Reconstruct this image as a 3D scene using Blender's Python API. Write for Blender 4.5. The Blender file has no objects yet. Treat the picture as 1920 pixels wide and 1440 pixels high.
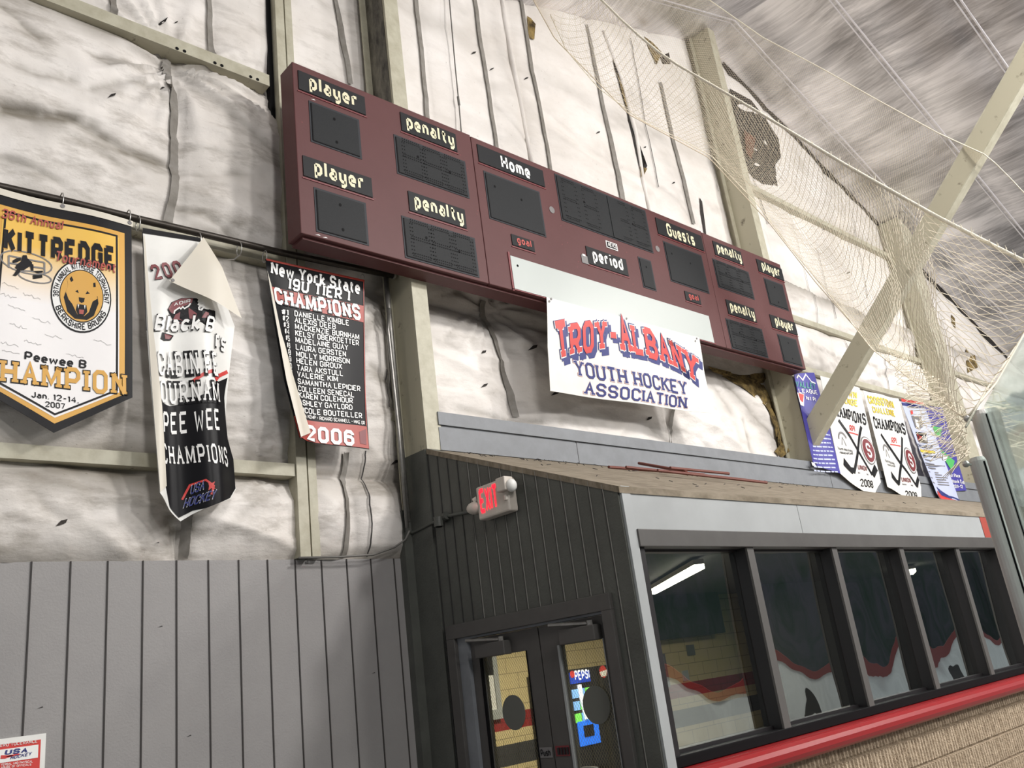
import bpy, math, random
import numpy as np
from mathutils import Vector, Matrix, noise

# ------------------------------------------------------------------ camera, world, lights, exposure
SC = bpy.context.scene
COL = SC.collection
EYE = 1.75                      # camera height above the floor; z below is measured from the eye
F_PX = 1621.57
RC = np.array([[0.7372, -0.6641, -0.1244], [0.1272, 0.3173, -0.9397], [0.6636, 0.677, 0.3184]])
cam = bpy.data.cameras.new('camera')
cam_o = bpy.data.objects.new('camera', cam)
COL.objects.link(cam_o)
_u, _s, _vt = np.linalg.svd(RC); RC = _u @ _vt
M4 = Matrix.Identity(4)
for i in range(3):
    M4[i][0] = RC[0][i]; M4[i][1] = -RC[1][i]; M4[i][2] = -RC[2][i]
M4[0][3], M4[1][3], M4[2][3] = 0, 0, EYE
cam_o.matrix_world = M4
cam.sensor_width = 36; cam.lens = F_PX / 1920 * 36
cam.clip_start = 0.05; cam.clip_end = 200
SC.camera = cam_o

world = bpy.data.worlds.new('arena_air'); SC.world = world
world.use_nodes = True
bg = world.node_tree.nodes['Background']
bg.inputs[0].default_value = (0.92, 0.95, 1.0, 1); bg.inputs[1].default_value = 0.46

def area_lamp(x, y, z, w, size=1.1, col=(1, 0.965, 0.93), tilt=(0, 0)):
    l = bpy.data.lights.new('ceiling_lamp', 'AREA'); l.energy = w; l.size = size; l.color = col; l.shape = 'DISK'
    o = bpy.data.objects.new('ceiling_lamp', l); COL.objects.link(o)
    o.location = (x, y, z + EYE); o.rotation_euler = (tilt[0], tilt[1], 0)
    return o
# high-bay lamps in two rows over the ice, behind and beside the camera
for lx, ly, lz, lw in ((1.0, -3.2, 5.4, 180), (7.5, -2.2, 6.4, 520), (13.5, -2.4, 6.4, 560), (19, -2.4, 5.0, 300), (0, -8.5, 5.0, 250), (7, -8.5, 6.0, 520), (14, -8.5, 6.0, 520)):
    area_lamp(lx, ly, lz, lw, tilt=(0.6, 0))
SC.view_settings.view_transform = 'Standard'
SC.view_settings.look = 'None'
SC.view_settings.gamma = 1.0
SC.view_settings.use_curve_mapping = False
SC.view_settings.exposure = 0.0

# ------------------------------------------------------------------ measuring helpers: where a sight line meets a real plane
def ray(px, py):
    return RC.T @ np.array([(px - 960) / F_PX, (py - 720) / F_PX, 1.0])
def at(px, py, axis, val):
    d = ray(px, py); return d * (val / d['xyz'.index(axis)])
def wz(px, py, Y):                # (x, z) on an upright plane facing the rink
    p = at(px, py, 'y', Y); return (float(p[0]), float(p[2]))
def yz(px, py, X=3.97):
    p = at(px, py, 'x', X); return (float(p[1]), float(p[2]))

# ------------------------------------------------------------------ mesh builder
class MB:
    def __init__(s): s.v = []; s.f = []
    def add(s, vs, fs):
        n = len(s.v); s.v += [tuple(map(float, p)) for p in vs]; s.f += [tuple(i + n for i in f) for f in fs]; return s
    def box(s, x0, x1, y0, y1, z0, z1):
        return s.add([(x0, y0, z0), (x1, y0, z0), (x1, y1, z0), (x0, y1, z0), (x0, y0, z1), (x1, y0, z1), (x1, y1, z1), (x0, y1, z1)],
                     [(0, 3, 2, 1), (4, 5, 6, 7), (0, 1, 5, 4), (1, 2, 6, 5), (2, 3, 7, 6), (3, 0, 4, 7)])
    def tube(s, pts, r, n=8, caps=True):
        pts = [Vector(p) for p in pts]; vs = []; fs = []
        rs = r if isinstance(r, (list, tuple)) else [r] * len(pts)
        ref = None
        for i, p in enumerate(pts):
            t = (pts[min(i + 1, len(pts) - 1)] - pts[max(i - 1, 0)]).normalized()
            if ref is None:
                ref = Vector((0, 0, 1)) if abs(t.z) < 0.9 else Vector((1, 0, 0))
            a = (ref - t * ref.dot(t)).normalized(); ref = a; b = t.cross(a)
            for k in range(n):
                an = 2 * math.pi * k / n
                vs.append(p + (a * math.cos(an) + b * math.sin(an)) * rs[i])
        for i in range(len(pts) - 1):
            for k in range(n):
                k2 = (k + 1) % n
                fs.append((i * n + k, i * n + k2, (i + 1) * n + k2, (i + 1) * n + k))
        if caps:
            fs.append(tuple(range(n - 1, -1, -1))); fs.append(tuple((len(pts) - 1) * n + k for k in range(n)))
        return s.add(vs, fs)
    def extrude(s, poly, d):      # closed 3D polygon swept by vector d
        n = len(poly); vs = [tuple(p) for p in poly] + [tuple(np.array(p) + np.array(d)) for p in poly]
        return s.add(vs, [tuple(range(n)), tuple(range(2 * n - 1, n - 1, -1))] + [(i, i + n, (i + 1) % n + n, (i + 1) % n) for i in range(n)])
    def grid(s, P, flip=False):   # P[i][j] -> point
        n = len(P); m = len(P[0]); vs = [p for r in P for p in r]
        fs = []
        for i in range(n - 1):
            for j in range(m - 1):
                q = (i * m + j, i * m + j + 1, (i + 1) * m + j + 1, (i + 1) * m + j)
                fs.append(q[::-1] if flip else q)
        return s.add(vs, fs)
    def sphere(s, c, r, n=12, m=8, sc=(1, 1, 1)):
        P = [[(c[0] + sc[0] * r * math.sin(math.pi * i / m) * math.cos(2 * math.pi * j / n), c[1] + sc[1] * r * math.sin(math.pi * i / m) * math.sin(2 * math.pi * j / n), c[2] + sc[2] * r * math.cos(math.pi * i / m)) for j in range(n + 1)] for i in range(m + 1)]
        return s.grid(P, True)

def wloc(o):
    p = Vector((0, 0, 0))
    while o: p += o.location; o = o.parent
    return p
def obj(name, mb, mat, parent=None, bevel=0.0, smooth=False, label=None):
    vs = np.array(mb.v, dtype=float).reshape(-1, 3).copy(); vs[:, 2] += EYE
    if parent is not None: L = np.array(wloc(parent))
    else:
        lo = vs.min(0); hi = vs.max(0); L = np.array([(lo[0] + hi[0]) / 2, (lo[1] + hi[1]) / 2, lo[2]])
    me = bpy.data.meshes.new(name)
    me.from_pydata((vs - L).tolist(), [], mb.f)
    for mm in (mat if isinstance(mat, (list, tuple)) else [mat]): me.materials.append(mm)
    if smooth: me.polygons.foreach_set('use_smooth', [True] * len(me.polygons))
    me.update()
    o = bpy.data.objects.new(name, me); COL.objects.link(o)
    if parent is not None: o.parent = parent
    else: o.location = L
    if bevel:
        b = o.modifiers.new('bevel', 'BEVEL'); b.width = bevel; b.segments = 2; b.limit_method = 'ANGLE'; b.angle_limit = 0.7
    if label: o['label'] = label
    return o
def thing(name, label, cat, loc, group=None):
    o = bpy.data.objects.new(name, None); COL.objects.link(o); o.empty_display_size = 0.1
    o.location = (loc[0], loc[1], loc[2] + EYE); o['label'] = label; o['category'] = cat
    if group: o['group'] = group
    return o
def tag(o, label, cat, group=None, kind=None):
    o['label'] = label; o['category'] = cat
    if group: o['group'] = group
    if kind: o['kind'] = kind
    return o
def struct(o): o['kind'] = 'structure'; return o

# ------------------------------------------------------------------ materials
def lin(c): return tuple((v / 12.92 if v <= 0.04045 else ((v + 0.055) / 1.055) ** 2.4) for v in (x / 255 for x in c)) + (1,)
def pm(name, rgb, rough=0.5, metal=0.0, noise_sc=0, noise_amt=0.0, dirt=None, bump=0.0, bump_sc=60, stretch=(1, 1, 1), spec=0.5, ramp=(0.36, 0.62)):
    m = bpy.data.materials.new(name); m.use_nodes = True
    nt = m.node_tree; b = nt.nodes['Principled BSDF']
    b.inputs['Base Color'].default_value = lin(rgb); b.inputs['Roughness'].default_value = rough
    b.inputs['Metallic'].default_value = metal; b.inputs['Specular IOR Level'].default_value = spec
    tc = nt.nodes.new('ShaderNodeTexCoord'); mp = nt.nodes.new('ShaderNodeMapping'); mp.inputs['Scale'].default_value = stretch
    nt.links.new(tc.outputs['Object'], mp.inputs[0])
    if noise_sc:
        n = nt.nodes.new('ShaderNodeTexNoise'); n.inputs['Scale'].default_value = noise_sc; n.inputs['Detail'].default_value = 8; n.inputs['Roughness'].default_value = 0.65
        nt.links.new(mp.outputs[0], n.inputs[0])
        r = nt.nodes.new('ShaderNodeValToRGB'); r.color_ramp.elements[0].position = ramp[0]; r.color_ramp.elements[1].position = ramp[1]
        d = dirt or tuple(v * 0.6 for v in rgb)
        r.color_ramp.elements[0].color = lin(tuple(rgb[i] * (1 - noise_amt) + d[i] * noise_amt for i in range(3))); r.color_ramp.elements[1].color = lin(rgb)
        nt.links.new(n.outputs[0], r.inputs[0]); nt.links.new(r.outputs[0], b.inputs['Base Color'])
    if bump:
        n2 = nt.nodes.new('ShaderNodeTexNoise'); n2.inputs['Scale'].default_value = bump_sc; n2.inputs['Detail'].default_value = 5
        nt.links.new(mp.outputs[0], n2.inputs[0])
        bp = nt.nodes.new('ShaderNodeBump'); bp.inputs['Strength'].default_value = bump; bp.inputs['Distance'].default_value = 0.02
        nt.links.new(n2.outputs[0], bp.inputs['Height']); nt.links.new(bp.outputs[0], b.inputs['Normal'])
    return m
def emit(name, rgb, s):
    m = bpy.data.materials.new(name); m.use_nodes = True; b = m.node_tree.nodes['Principled BSDF']
    b.inputs['Base Color'].default_value = lin(rgb); b.inputs['Emission Color'].default_value = lin(rgb); b.inputs['Emission Strength'].default_value = s
    return m

def insulation_mat():
    m = bpy.data.materials.new('white_insulation_facing'); m.use_nodes = True; nt = m.node_tree; b = nt.nodes['Principled BSDF']
    N = nt.nodes.new; L = nt.links.new
    tc = N('ShaderNodeTexCoord')
    def noi(sc, stretch, det=8, ro=0.6, rot=(0, 0, 0)):
        mp = N('ShaderNodeMapping'); mp.inputs['Scale'].default_value = stretch; mp.inputs['Rotation'].default_value = rot
        L(tc.outputs['Object'], mp.inputs[0]); n = N('ShaderNodeTexNoise'); n.inputs['Scale'].default_value = sc; n.inputs['Detail'].default_value = det; n.inputs['Roughness'].default_value = ro
        L(mp.outputs[0], n.inputs[0]); return n
    def ramp(n, a, bb, c0, c1):
        r = N('ShaderNodeValToRGB'); r.color_ramp.elements[0].position = a; r.color_ramp.elements[1].position = bb
        r.color_ramp.elements[0].color = lin(c0); r.color_ramp.elements[1].color = lin(c1); L(n.outputs[0], r.inputs[0]); return r
    def mul(a, c, f=1.0):
        x = N('ShaderNodeMix'); x.data_type = 'RGBA'; x.blend_type = 'MULTIPLY'; x.inputs[0].default_value = f
        L(a.outputs['Color' if 'Color' in a.outputs else 2], x.inputs[6]); L(c.outputs[0], x.inputs[7]); return x
    big = ramp(noi(0.9, (1, 1, 1.3)), 0.30, 0.62, (216, 210, 203), (238, 234, 230))
    smear = ramp(noi(1.6, (1.0, 1, 3.2), 10, 0.7, (0, 0.35, 0)), 0.33, 0.5, (150, 144, 134), (255, 255, 255))
    speck = ramp(noi(26, (1, 1, 1), 4, 0.7), 0.24, 0.34, (150, 146, 138), (255, 255, 255))
    x = mul(big, smear, 0.75); x.name = 'a'
    gr = N('ShaderNodeAttribute'); gr.attribute_name = 'grime'; L(gr.outputs['Fac'], x.inputs[0])
    y = N('ShaderNodeMix'); y.data_type = 'RGBA'; y.blend_type = 'MULTIPLY'; y.inputs[0].default_value = 0.6
    L(x.outputs[2], y.inputs[6]); L(speck.outputs[0], y.inputs[7])
    at_ = N('ShaderNodeAttribute'); at_.attribute_name = 'dirt'
    z = N('ShaderNodeMix'); z.data_type = 'RGBA'; z.blend_type = 'MIX'
    L(at_.outputs['Fac'], z.inputs[0]); L(y.outputs[2], z.inputs[6]); z.inputs[7].default_value = lin((108, 101, 87))
    L(z.outputs[2], b.inputs['Base Color']); b.inputs['Roughness'].default_value = 0.5; b.inputs['Specular IOR Level'].default_value = 0.3
    w1 = noi(2.2, (1, 1, 2.6), 6, 0.55, (0, 0.5, 0)); w2 = noi(28, (1, 1, 1), 4, 0.6)
    b1 = N('ShaderNodeBump'); b1.inputs['Strength'].default_value = 0.28; b1.inputs['Distance'].default_value = 0.06; L(w1.outputs[0], b1.inputs['Height'])
    b2 = N('ShaderNodeBump'); b2.inputs['Strength'].default_value = 0.14; b2.inputs['Distance'].default_value = 0.02; L(w2.outputs[0], b2.inputs['Height']); L(b1.outputs[0], b2.inputs['Normal'])
    L(b2.outputs[0], b.inputs['Normal'])
    return m
def foil_mat():
    m = bpy.data.materials.new('foil_roof_insulation'); m.use_nodes = True; nt = m.node_tree; b = nt.nodes['Principled BSDF']
    N = nt.nodes.new; L = nt.links.new
    tc = N('ShaderNodeTexCoord')
    def noi(sc, st, det=6):
        mp = N('ShaderNodeMapping'); mp.inputs['Scale'].default_value = st; L(tc.outputs['Object'], mp.inputs[0])
        n = N('ShaderNodeTexNoise'); n.inputs['Scale'].default_value = sc; n.inputs['Detail'].default_value = det; n.inputs['Roughness'].default_value = 0.65; L(mp.outputs[0], n.inputs[0]); return n
    st = noi(1.0, (26, 0.8, 26), 3); bigp = noi(0.9, (1.5, 0.42, 1.5), 3)
    ma = N('ShaderNodeMath'); ma.operation = 'MULTIPLY_ADD'; ma.inputs[1].default_value = 0.42; L(st.outputs[0], ma.inputs[0]); L(bigp.outputs[0], ma.inputs[2])
    r = N('ShaderNodeValToRGB'); r.color_ramp.elements[0].position = 0.56; r.color_ramp.elements[1].position = 0.86
    r.color_ramp.elements[0].color = (.40, .39, .40, 1); r.color_ramp.elements[1].color = (.98, .96, .97, 1); L(ma.outputs[0], r.inputs[0])
    L(r.outputs[0], b.inputs['Base Color'])
    mr = N('ShaderNodeMapRange'); mr.inputs['From Min'].default_value = 0.55; mr.inputs['From Max'].default_value = 0.9; mr.inputs['To Min'].default_value = 0.36; mr.inputs['To Max'].default_value = 0.5
    L(ma.outputs[0], mr.inputs[0]); L(mr.outputs[0], b.inputs['Roughness'])
    b.inputs['Metallic'].default_value = 0.9
    bp = N('ShaderNodeBump'); bp.inputs['Strength'].default_value = 0.12; bp.inputs['Distance'].default_value = 0.03; L(st.outputs[0], bp.inputs['Height']); L(bp.outputs[0], b.inputs['Normal'])
    return m
def glass_mat(name, refl, tint=(1, 1, 1, 1), wav=0.0, rough=0.0, wsc=1.2):
    m = bpy.data.materials.new(name); m.use_nodes = True; nt = m.node_tree
    for n in list(nt.nodes): nt.nodes.remove(n)
    N = nt.nodes.new; L = nt.links.new
    out = N('ShaderNodeOutputMaterial'); mx = N('ShaderNodeMixShader'); tr = N('ShaderNodeBsdfTransparent'); gl = N('ShaderNodeBsdfGlossy')
    tr.inputs[0].default_value = tint; gl.inputs['Roughness'].default_value = rough; gl.inputs[0].default_value = (0.95, 1, 0.98, 1)
    lw = N('ShaderNodeLayerWeight'); lw.inputs[0].default_value = 0.5
    pw = N('ShaderNodeMath'); pw.operation = 'POWER'; pw.inputs[1].default_value = 4.0; L(lw.outputs['Facing'], pw.inputs[0])
    ad = N('ShaderNodeMath'); ad.operation = 'ADD'; ad.inputs[1].default_value = refl; ad.use_clamp = True
    L(pw.outputs[0], ad.inputs[0]); L(ad.outputs[0], mx.inputs[0]); L(tr.outputs[0], mx.inputs[1]); L(gl.outputs[0], mx.inputs[2]); L(mx.outputs[0], out.inputs[0])
    if wav:
        tc = N('ShaderNodeTexCoord'); n = N('ShaderNodeTexNoise'); n.inputs['Scale'].default_value = wsc; n.inputs['Detail'].default_value = 1.5; L(tc.outputs['Object'], n.inputs[0])
        bp = N('ShaderNodeBump'); bp.inputs['Strength'].default_value = wav; bp.inputs['Distance'].default_value = 0.1; L(n.outputs[0], bp.inputs['Height']); L(bp.outputs[0], gl.inputs['Normal'])
    return m
def ribbed_block_mat():
    m = pm('brown_ribbed_block', (196, 178, 154), 0.9, noise_sc=30, noise_amt=0.7, dirt=(138, 122, 102), bump=0.8, bump_sc=90)
    return m
def lobby_wall_mat():
    # painted block: cream with a red and a dark band, thin mortar lines
    m = bpy.data.materials.new('painted_block_lobby'); m.use_nodes = True; nt = m.node_tree; b = nt.nodes['Principled BSDF']
    N = nt.nodes.new; L = nt.links.new
    tc = N('ShaderNodeTexCoord'); sp = N('ShaderNodeSeparateXYZ'); L(tc.outputs['Object'], sp.inputs[0])
    mr = N('ShaderNodeMapRange'); mr.inputs['From Min'].default_value = 0; mr.inputs['From Max'].default_value = 3; L(sp.outputs[2], mr.inputs[0])
    r = N('ShaderNodeValToRGB'); cr = r.color_ramp; cr.interpolation = 'CONSTANT'
    cream = lin((214, 196, 148)); red = lin((150, 36, 40)); dk = lin((52, 52, 56))
    cr.elements[0].position = 0; cr.elements[0].color = cream
    cr.elements[1].position = 0.66 / 3; cr.elements[1].color = dk
    for p, c in ((0.92 / 3, cream), (1.09 / 3, red), (1.31 / 3, cream)):
        e = cr.elements.new(p); e.color = c
    L(mr.outputs[0], r.inputs[0])
    br = N('ShaderNodeTexBrick'); br.inputs['Scale'].default_value = 1; br.inputs['Brick Width'].default_value = 0.4; br.inputs['Row Height'].default_value = 0.2
    br.inputs['Mortar Size'].default_value = 0.006; br.inputs['Color1'].default_value = br.inputs['Color2'].default_value = (1, 1, 1, 1); br.inputs['Mortar'].default_value = (0.55, 0.55, 0.55, 1)
    cb = N('ShaderNodeCombineXYZ'); L(sp.outputs[0], cb.inputs[0]); L(sp.outputs[2], cb.inputs[1]); L(cb.outputs[0], br.inputs[0])
    x = N('ShaderNodeMix'); x.data_type = 'RGBA'; x.blend_type = 'MULTIPLY'; x.inputs[0].default_value = 1
    L(r.outputs[0], x.inputs[6]); L(br.outputs[0], x.inputs[7]); L(x.outputs[2], b.inputs['Base Color']); b.inputs['Roughness'].default_value = 0.55
    return m

M = {}
M['insul'] = insulation_mat(); M['foil'] = foil_mat()
M['seam'] = pm('bright_foil_seam', (238, 235, 239), 0.35, 0.4, bump=0.5, bump_sc=12)
M['tape'] = pm('grey_seam_tape', (142, 138, 132), 0.6, noise_sc=8, noise_amt=0.6, dirt=(105, 100, 92))
M['cream'] = pm('cream_painted_steel', (186, 183, 164), 0.5, noise_sc=7, noise_amt=0.4, dirt=(140, 132, 110))
M['rust'] = pm('cream_steel_with_rust', (178, 173, 152), 0.55, noise_sc=16, noise_amt=0.9, dirt=(84, 76, 62), ramp=(0.27, 0.40), stretch=(1, 0.5, 0.5))
M['flake'] = pm('flaking_dark_steel', (120, 116, 104), 0.6, noise_sc=9, noise_amt=1.0, dirt=(38, 34, 30), stretch=(1, 1, 0.35))
M['greypaint'] = pm('grey_wood_siding', (146, 144, 143), 0.55, noise_sc=3, noise_amt=0.25, dirt=(128, 126, 127), bump=0.12, bump_sc=90)
M['groove'] = pm('siding_groove', (58, 55, 54), 0.8)
M['charcoal'] = pm('charcoal_siding', (84, 86, 81), 0.5, noise_sc=4, noise_amt=0.3, bump=0.15, bump_sc=70)
M['groove_lt'] = pm('charcoal_groove', (44, 44, 44), 0.7); M['groove_highlight'] = pm('lit_groove_edge', (128, 127, 122), 0.6)
M['chartrim'] = pm('charcoal_trim', (82, 80, 78), 0.45, noise_sc=6, noise_amt=0.2)
M['fascia'] = pm('grey_painted_board', (124, 128, 133), 0.5, noise_sc=6, noise_amt=0.35, dirt=(100, 102, 106))
M['fascialt'] = pm('pale_grey_board', (162, 166, 167), 0.5, noise_sc=4, noise_amt=0.3, dirt=(146, 148, 149))
M['plywood'] = pm('dirty_plywood', (142, 132, 116), 0.9, noise_sc=9, noise_amt=0.8, dirt=(104, 94, 78), stretch=(0.6, 2, 1))
M['maroon'] = pm('maroon_painted_sheet', (92, 56, 56), 0.5, spec=0.25, noise_sc=2.5, noise_amt=0.25, dirt=(80, 47, 47), bump=0.05, bump_sc=20)
M['panel'] = pm('dark_display_mesh', (42, 44, 46), 0.55, spec=0.15, noise_sc=120, noise_amt=0.25)
M['paneldk'] = pm('display_segment', (48, 50, 52), 0.6)
M['panelrim'] = pm('display_rim', (54, 56, 60), 0.5, spec=0.15)
M['black'] = pm('black', (16, 16, 18), 0.6, spec=0.1)
M['plate'] = pm('dark_caption_plate', (38, 39, 41), 0.45, spec=0.15)
M['ivory'] = pm('ivory_lettering', (226, 220, 188), 0.5)
M['white'] = pm('white_vinyl', (236, 236, 232), 0.42, noise_sc=2, noise_amt=0.12)
M['white2'] = pm('white_print', (238, 238, 236), 0.4)
M['whiteboard'] = pm('white_sheet', (184, 191, 188), 0.35)
M['redtxt'] = pm('faded_red_lettering', (178, 70, 62), 0.5)
M['red'] = pm('red_print', (206, 62, 58), 0.42)
M['navy'] = pm('navy_print', (48, 56, 122), 0.42)
M['blue'] = pm('blue_print', (66, 62, 150), 0.42)
M['ink'] = pm('black_print', (22, 22, 25), 0.38, spec=0.15)
M['grey'] = pm('grey_print', (120, 118, 118), 0.5)
M['gold'] = pm('gold_print', (214, 160, 56), 0.42)
M['golddk'] = pm('brown_print', (150, 100, 34), 0.42)
M['brick'] = pm('dull_red_print', (168, 62, 50), 0.42)
M['maroonp'] = pm('maroon_print', (120, 44, 50), 0.42)
M['yellow'] = pm('yellow_print', (226, 196, 64), 0.42)
M['green'] = pm('green_print', (80, 176, 96), 0.42)
M['teal'] = pm('green_letter_print', (64, 150, 130), 0.42)
M['ltblue'] = pm('pale_blue_print', (190, 198, 226), 0.42)
M['cloud'] = pm('back_of_banner', (214, 208, 194), 0.45)
M['pipe'] = pm('dark_steel_pipe', (64, 58, 52), 0.4, 0.5, noise_sc=10, noise_amt=0.5)
M['steel'] = pm('galvanised_steel', (150, 148, 144), 0.4, 0.7, noise_sc=20, noise_amt=0.3)
M['alu'] = pm('worn_aluminium', (214, 209, 206), 0.45, 0.1, noise_sc=6, noise_amt=0.4, dirt=(120, 116, 114), stretch=(1, 1, 0.2))
M['hook'] = pm('wire_hook', (190, 188, 184), 0.35, 0.8)
M['plastic'] = pm('white_plastic_housing', (208, 200, 190), 0.45, noise_sc=8, noise_amt=0.15)
M['exit'] = emit('lit_red_letters', (255, 24, 40), 3.2)
M['redrail'] = pm('glossy_red_rail', (140, 22, 27), 0.33, noise_sc=3, noise_amt=0.25, dirt=(130, 48, 46), spec=0.4)
M['redpatch'] = pm('red_painted_patch', (160, 66, 54), 0.5)
M['block'] = ribbed_block_mat(); M['lobby'] = lobby_wall_mat()
M['glass'] = glass_mat('warped_window_glass', 0.42, (0.82, 0.86, 0.84, 1), 0.16, 0.01)
M['doorglass'] = glass_mat('wired_door_glass', 0.03, (0.86, 0.86, 0.82, 1))
M['dasher'] = glass_mat('rink_safety_glass', 0.06, (0.80, 0.88, 0.86, 1), 0.05, 0.06, 2.0)
M['wire'] = pm('wire_mesh_in_glass', (150, 140, 110), 0.5)
M['net'] = pm('cream_net_cord', (246, 236, 214), 0.7)
M['netfine'] = pm('grey_cream_net_cord', (214, 200, 178), 0.7)
M['rope'] = pm('white_rope', (236, 230, 212), 0.7, bump=0.5, bump_sc=120)
M['fiber'] = pm('brown_fibreglass', (150, 128, 78), 0.95, noise_sc=10, noise_amt=1.0, dirt=(66, 54, 34), bump=1.0, bump_sc=25)
M['dark'] = pm('dark_cavity', (52, 46, 42), 0.8, noise_sc=6, noise_amt=0.9, dirt=(28, 25, 24), bump=0.8, bump_sc=14)
M['stick'] = pm('red_brown_stick', (112, 62, 52), 0.6)
M['wiregrey'] = pm('grey_cable', (110, 108, 104), 0.5)
M['machine'] = pm('black_machine', (26, 26, 30), 0.35)
M['pepsi'] = emit('lit_blue_front', (30, 110, 235), 0.9)
M['pepsi2'] = emit('lit_dark_blue_panel', (22, 60, 170), 0.7)
M['glowwhite'] = emit('lit_white', (235, 240, 250), 1.0)
M['can'] = emit('lit_pictures', (120, 170, 230), 0.8)
M['can2'] = emit('lit_green_picture', (120, 220, 90), 0.8)
M['tube'] = emit('lit_fluorescent_tube', (255, 250, 225), 9.0)
M['ice'] = pm('ice', (222, 228, 230), 0.25)
M['rubber'] = pm('rubber_floor', (120, 118, 116), 0.8, noise_sc=20, noise_amt=0.4)
M['boards'] = pm('white_dasher_boards', (226, 232, 230), 0.35, noise_sc=2, noise_amt=0.2)
M['stand'] = pm('dark_far_wall', (92, 92, 102), 0.8, noise_sc=0.35, noise_amt=1.0, dirt=(44, 72, 60))
M['lobbydark'] = pm('lobby_grey', (90, 90, 90), 0.8)

# ------------------------------------------------------------------ stroke lettering
_G = {'A': "04 4g 84;29 69", 'B': "04 0g;0g 6g 8e 8c 6a 0a;6a 88 86 64 04", 'C': "8d 8e 6g 2g 0e 06 24 64 86 87", 'D': "04 0g;0g 5g 8d 87 54 04",
 'E': "04 0g;0g 8g;0a 6a;04 84", 'F': "04 0g;0g 8g;0a 6a", 'G': "8d 8e 6g 2g 0e 06 24 64 86 8a 5a", 'H': "04 0g;84 8g;0a 8a", 'I': "04 0g", 'J': "6g 66 44 24 06 07",
 'K': "04 0g;8g 09;3b 84", 'L': "04 0g;04 84", 'M': "04 0g;0g 56 ag;ag a4", 'N': "04 0g;0g 84;84 8g", 'O': "24 06 0e 2g 6g 8e 86 64 24", 'P': "04 0g;0g 6g 8e 8b 69 09",
 'Q': "24 06 0e 2g 6g 8e 86 64 24;58 94", 'R': "04 0g;0g 6g 8e 8b 69 09;49 84", 'S': "8d 8e 6g 2g 0e 0c 2a 6a 88 86 64 24 06 07", 'T': "4g 44;0g 8g", 'U': "0g 06 24 64 86 8g",
 'V': "0g 44 8g", 'W': "0g 24 5c 84 ag", 'X': "04 8g;0g 84", 'Y': "0g 4a 8g;4a 44", 'Z': "0g 8g 04 84",
 '0': "24 06 0e 2g 6g 8e 86 64 24", '1': "0e 2g;2g 24", '2': "0d 0e 2g 6g 8e 8c 04 84", '3': "0e 2g 6g 8e 8c 6a 3a;6a 88 86 64 24 06", '4': "64 6g 08 88", '5': "8g 0g 0b 6b 89 86 64 24 06",
 '6': "8d 8e 6g 2g 0e 06 24 64 86 89 6b 0b", '7': "0g 8g 34", '8': "24 06 08 2a 6a 8c 8e 6g 2g 0e 0c 2a;6a 88 86 64 24", '9': "06 24 64 86 8e 6g 2g 0e 0b 29 89",
 '-': "0a 5a", '.': "04 05", ',': "05 03", '#': "24 4g;54 7g;08 88;0c 8c",
 'a': "1c 4c 6a 64;64 24 06 07 29 69", 'b': "0g 04;04 44 66 6a 4c 0c", 'c': "6b 4c 2c 0a 06 24 44 65", 'd': "6g 64;64 24 06 0a 2c 6c", 'e': "08 68 6a 4c 2c 0a 06 24 64",
 'f': "5g 3g 2e 24;0c 4c", 'g': "64 24 06 0a 2c 6c;6c 62 40 10", 'h': "0g 04;0c 4c 6a 64", 'i': "0c 04;0f 0g", 'k': "0g 04;6c 07;28 64", 'l': "0g 04", 'm': "0c 04;0c 3c 5a 54;5c 8c aa a4",
 'n': "0c 04;0c 4c 6a 64", 'o': "24 06 0a 2c 4c 6a 66 44 24", 'p': "0c 00;0c 4c 6a 66 44 04", 'r': "0c 04;0b 2c 5c", 's': "6b 5c 1c 0a 18 58 66 54 14 05", 't': "2f 26 44 54;0c 5c",
 'u': "0c 06 24 64;6c 64", 'v': "0c 34 6c", 'w': "0c 24 5b 84 ac", 'y': "0c 06 24 64;6c 62 40 10", 'x': "0c 64;04 6c"}
def glyph(ch):
    return [[(int(p[0], 36), int(p[1], 36) - 4) for p in pl.split()] for pl in _G[ch].split(';')]
def stroke_quads(pl, w, ext=0.0):
    pts = [np.array(p, float) for p in pl]; closed = len(pts) > 2 and np.allclose(pts[0], pts[-1])
    if closed: pts = pts[:-1]
    n = len(pts); L = []; R = []
    for i in range(n):
        a = pts[i - 1] if (i > 0 or closed) else None; c = pts[(i + 1) % n] if (i < n - 1 or closed) else None
        d1 = (pts[i] - a) / np.linalg.norm(pts[i] - a) if a is not None else None
        d2 = (c - pts[i]) / np.linalg.norm(c - pts[i]) if c is not None else None
        p = pts[i]
        if d1 is None: p = p - d2 * ext; nrm = np.array([-d2[1], d2[0]]); k = 1
        elif d2 is None: p = p + d1 * ext; nrm = np.array([-d1[1], d1[0]]); k = 1
        else:
            n1 = np.array([-d1[1], d1[0]]); n2 = np.array([-d2[1], d2[0]]); nrm = n1 + n2; q = np.linalg.norm(nrm)
            nrm = nrm / max(q, 1e-6); k = 1 / max(0.70, nrm @ n1)
        L.append(p + nrm * k * w / 2); R.append(p - nrm * k * w / 2)
    return [(R[i], R[(i + 1) % n], L[(i + 1) % n], L[i]) for i in range(n if closed else n - 1)]
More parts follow.
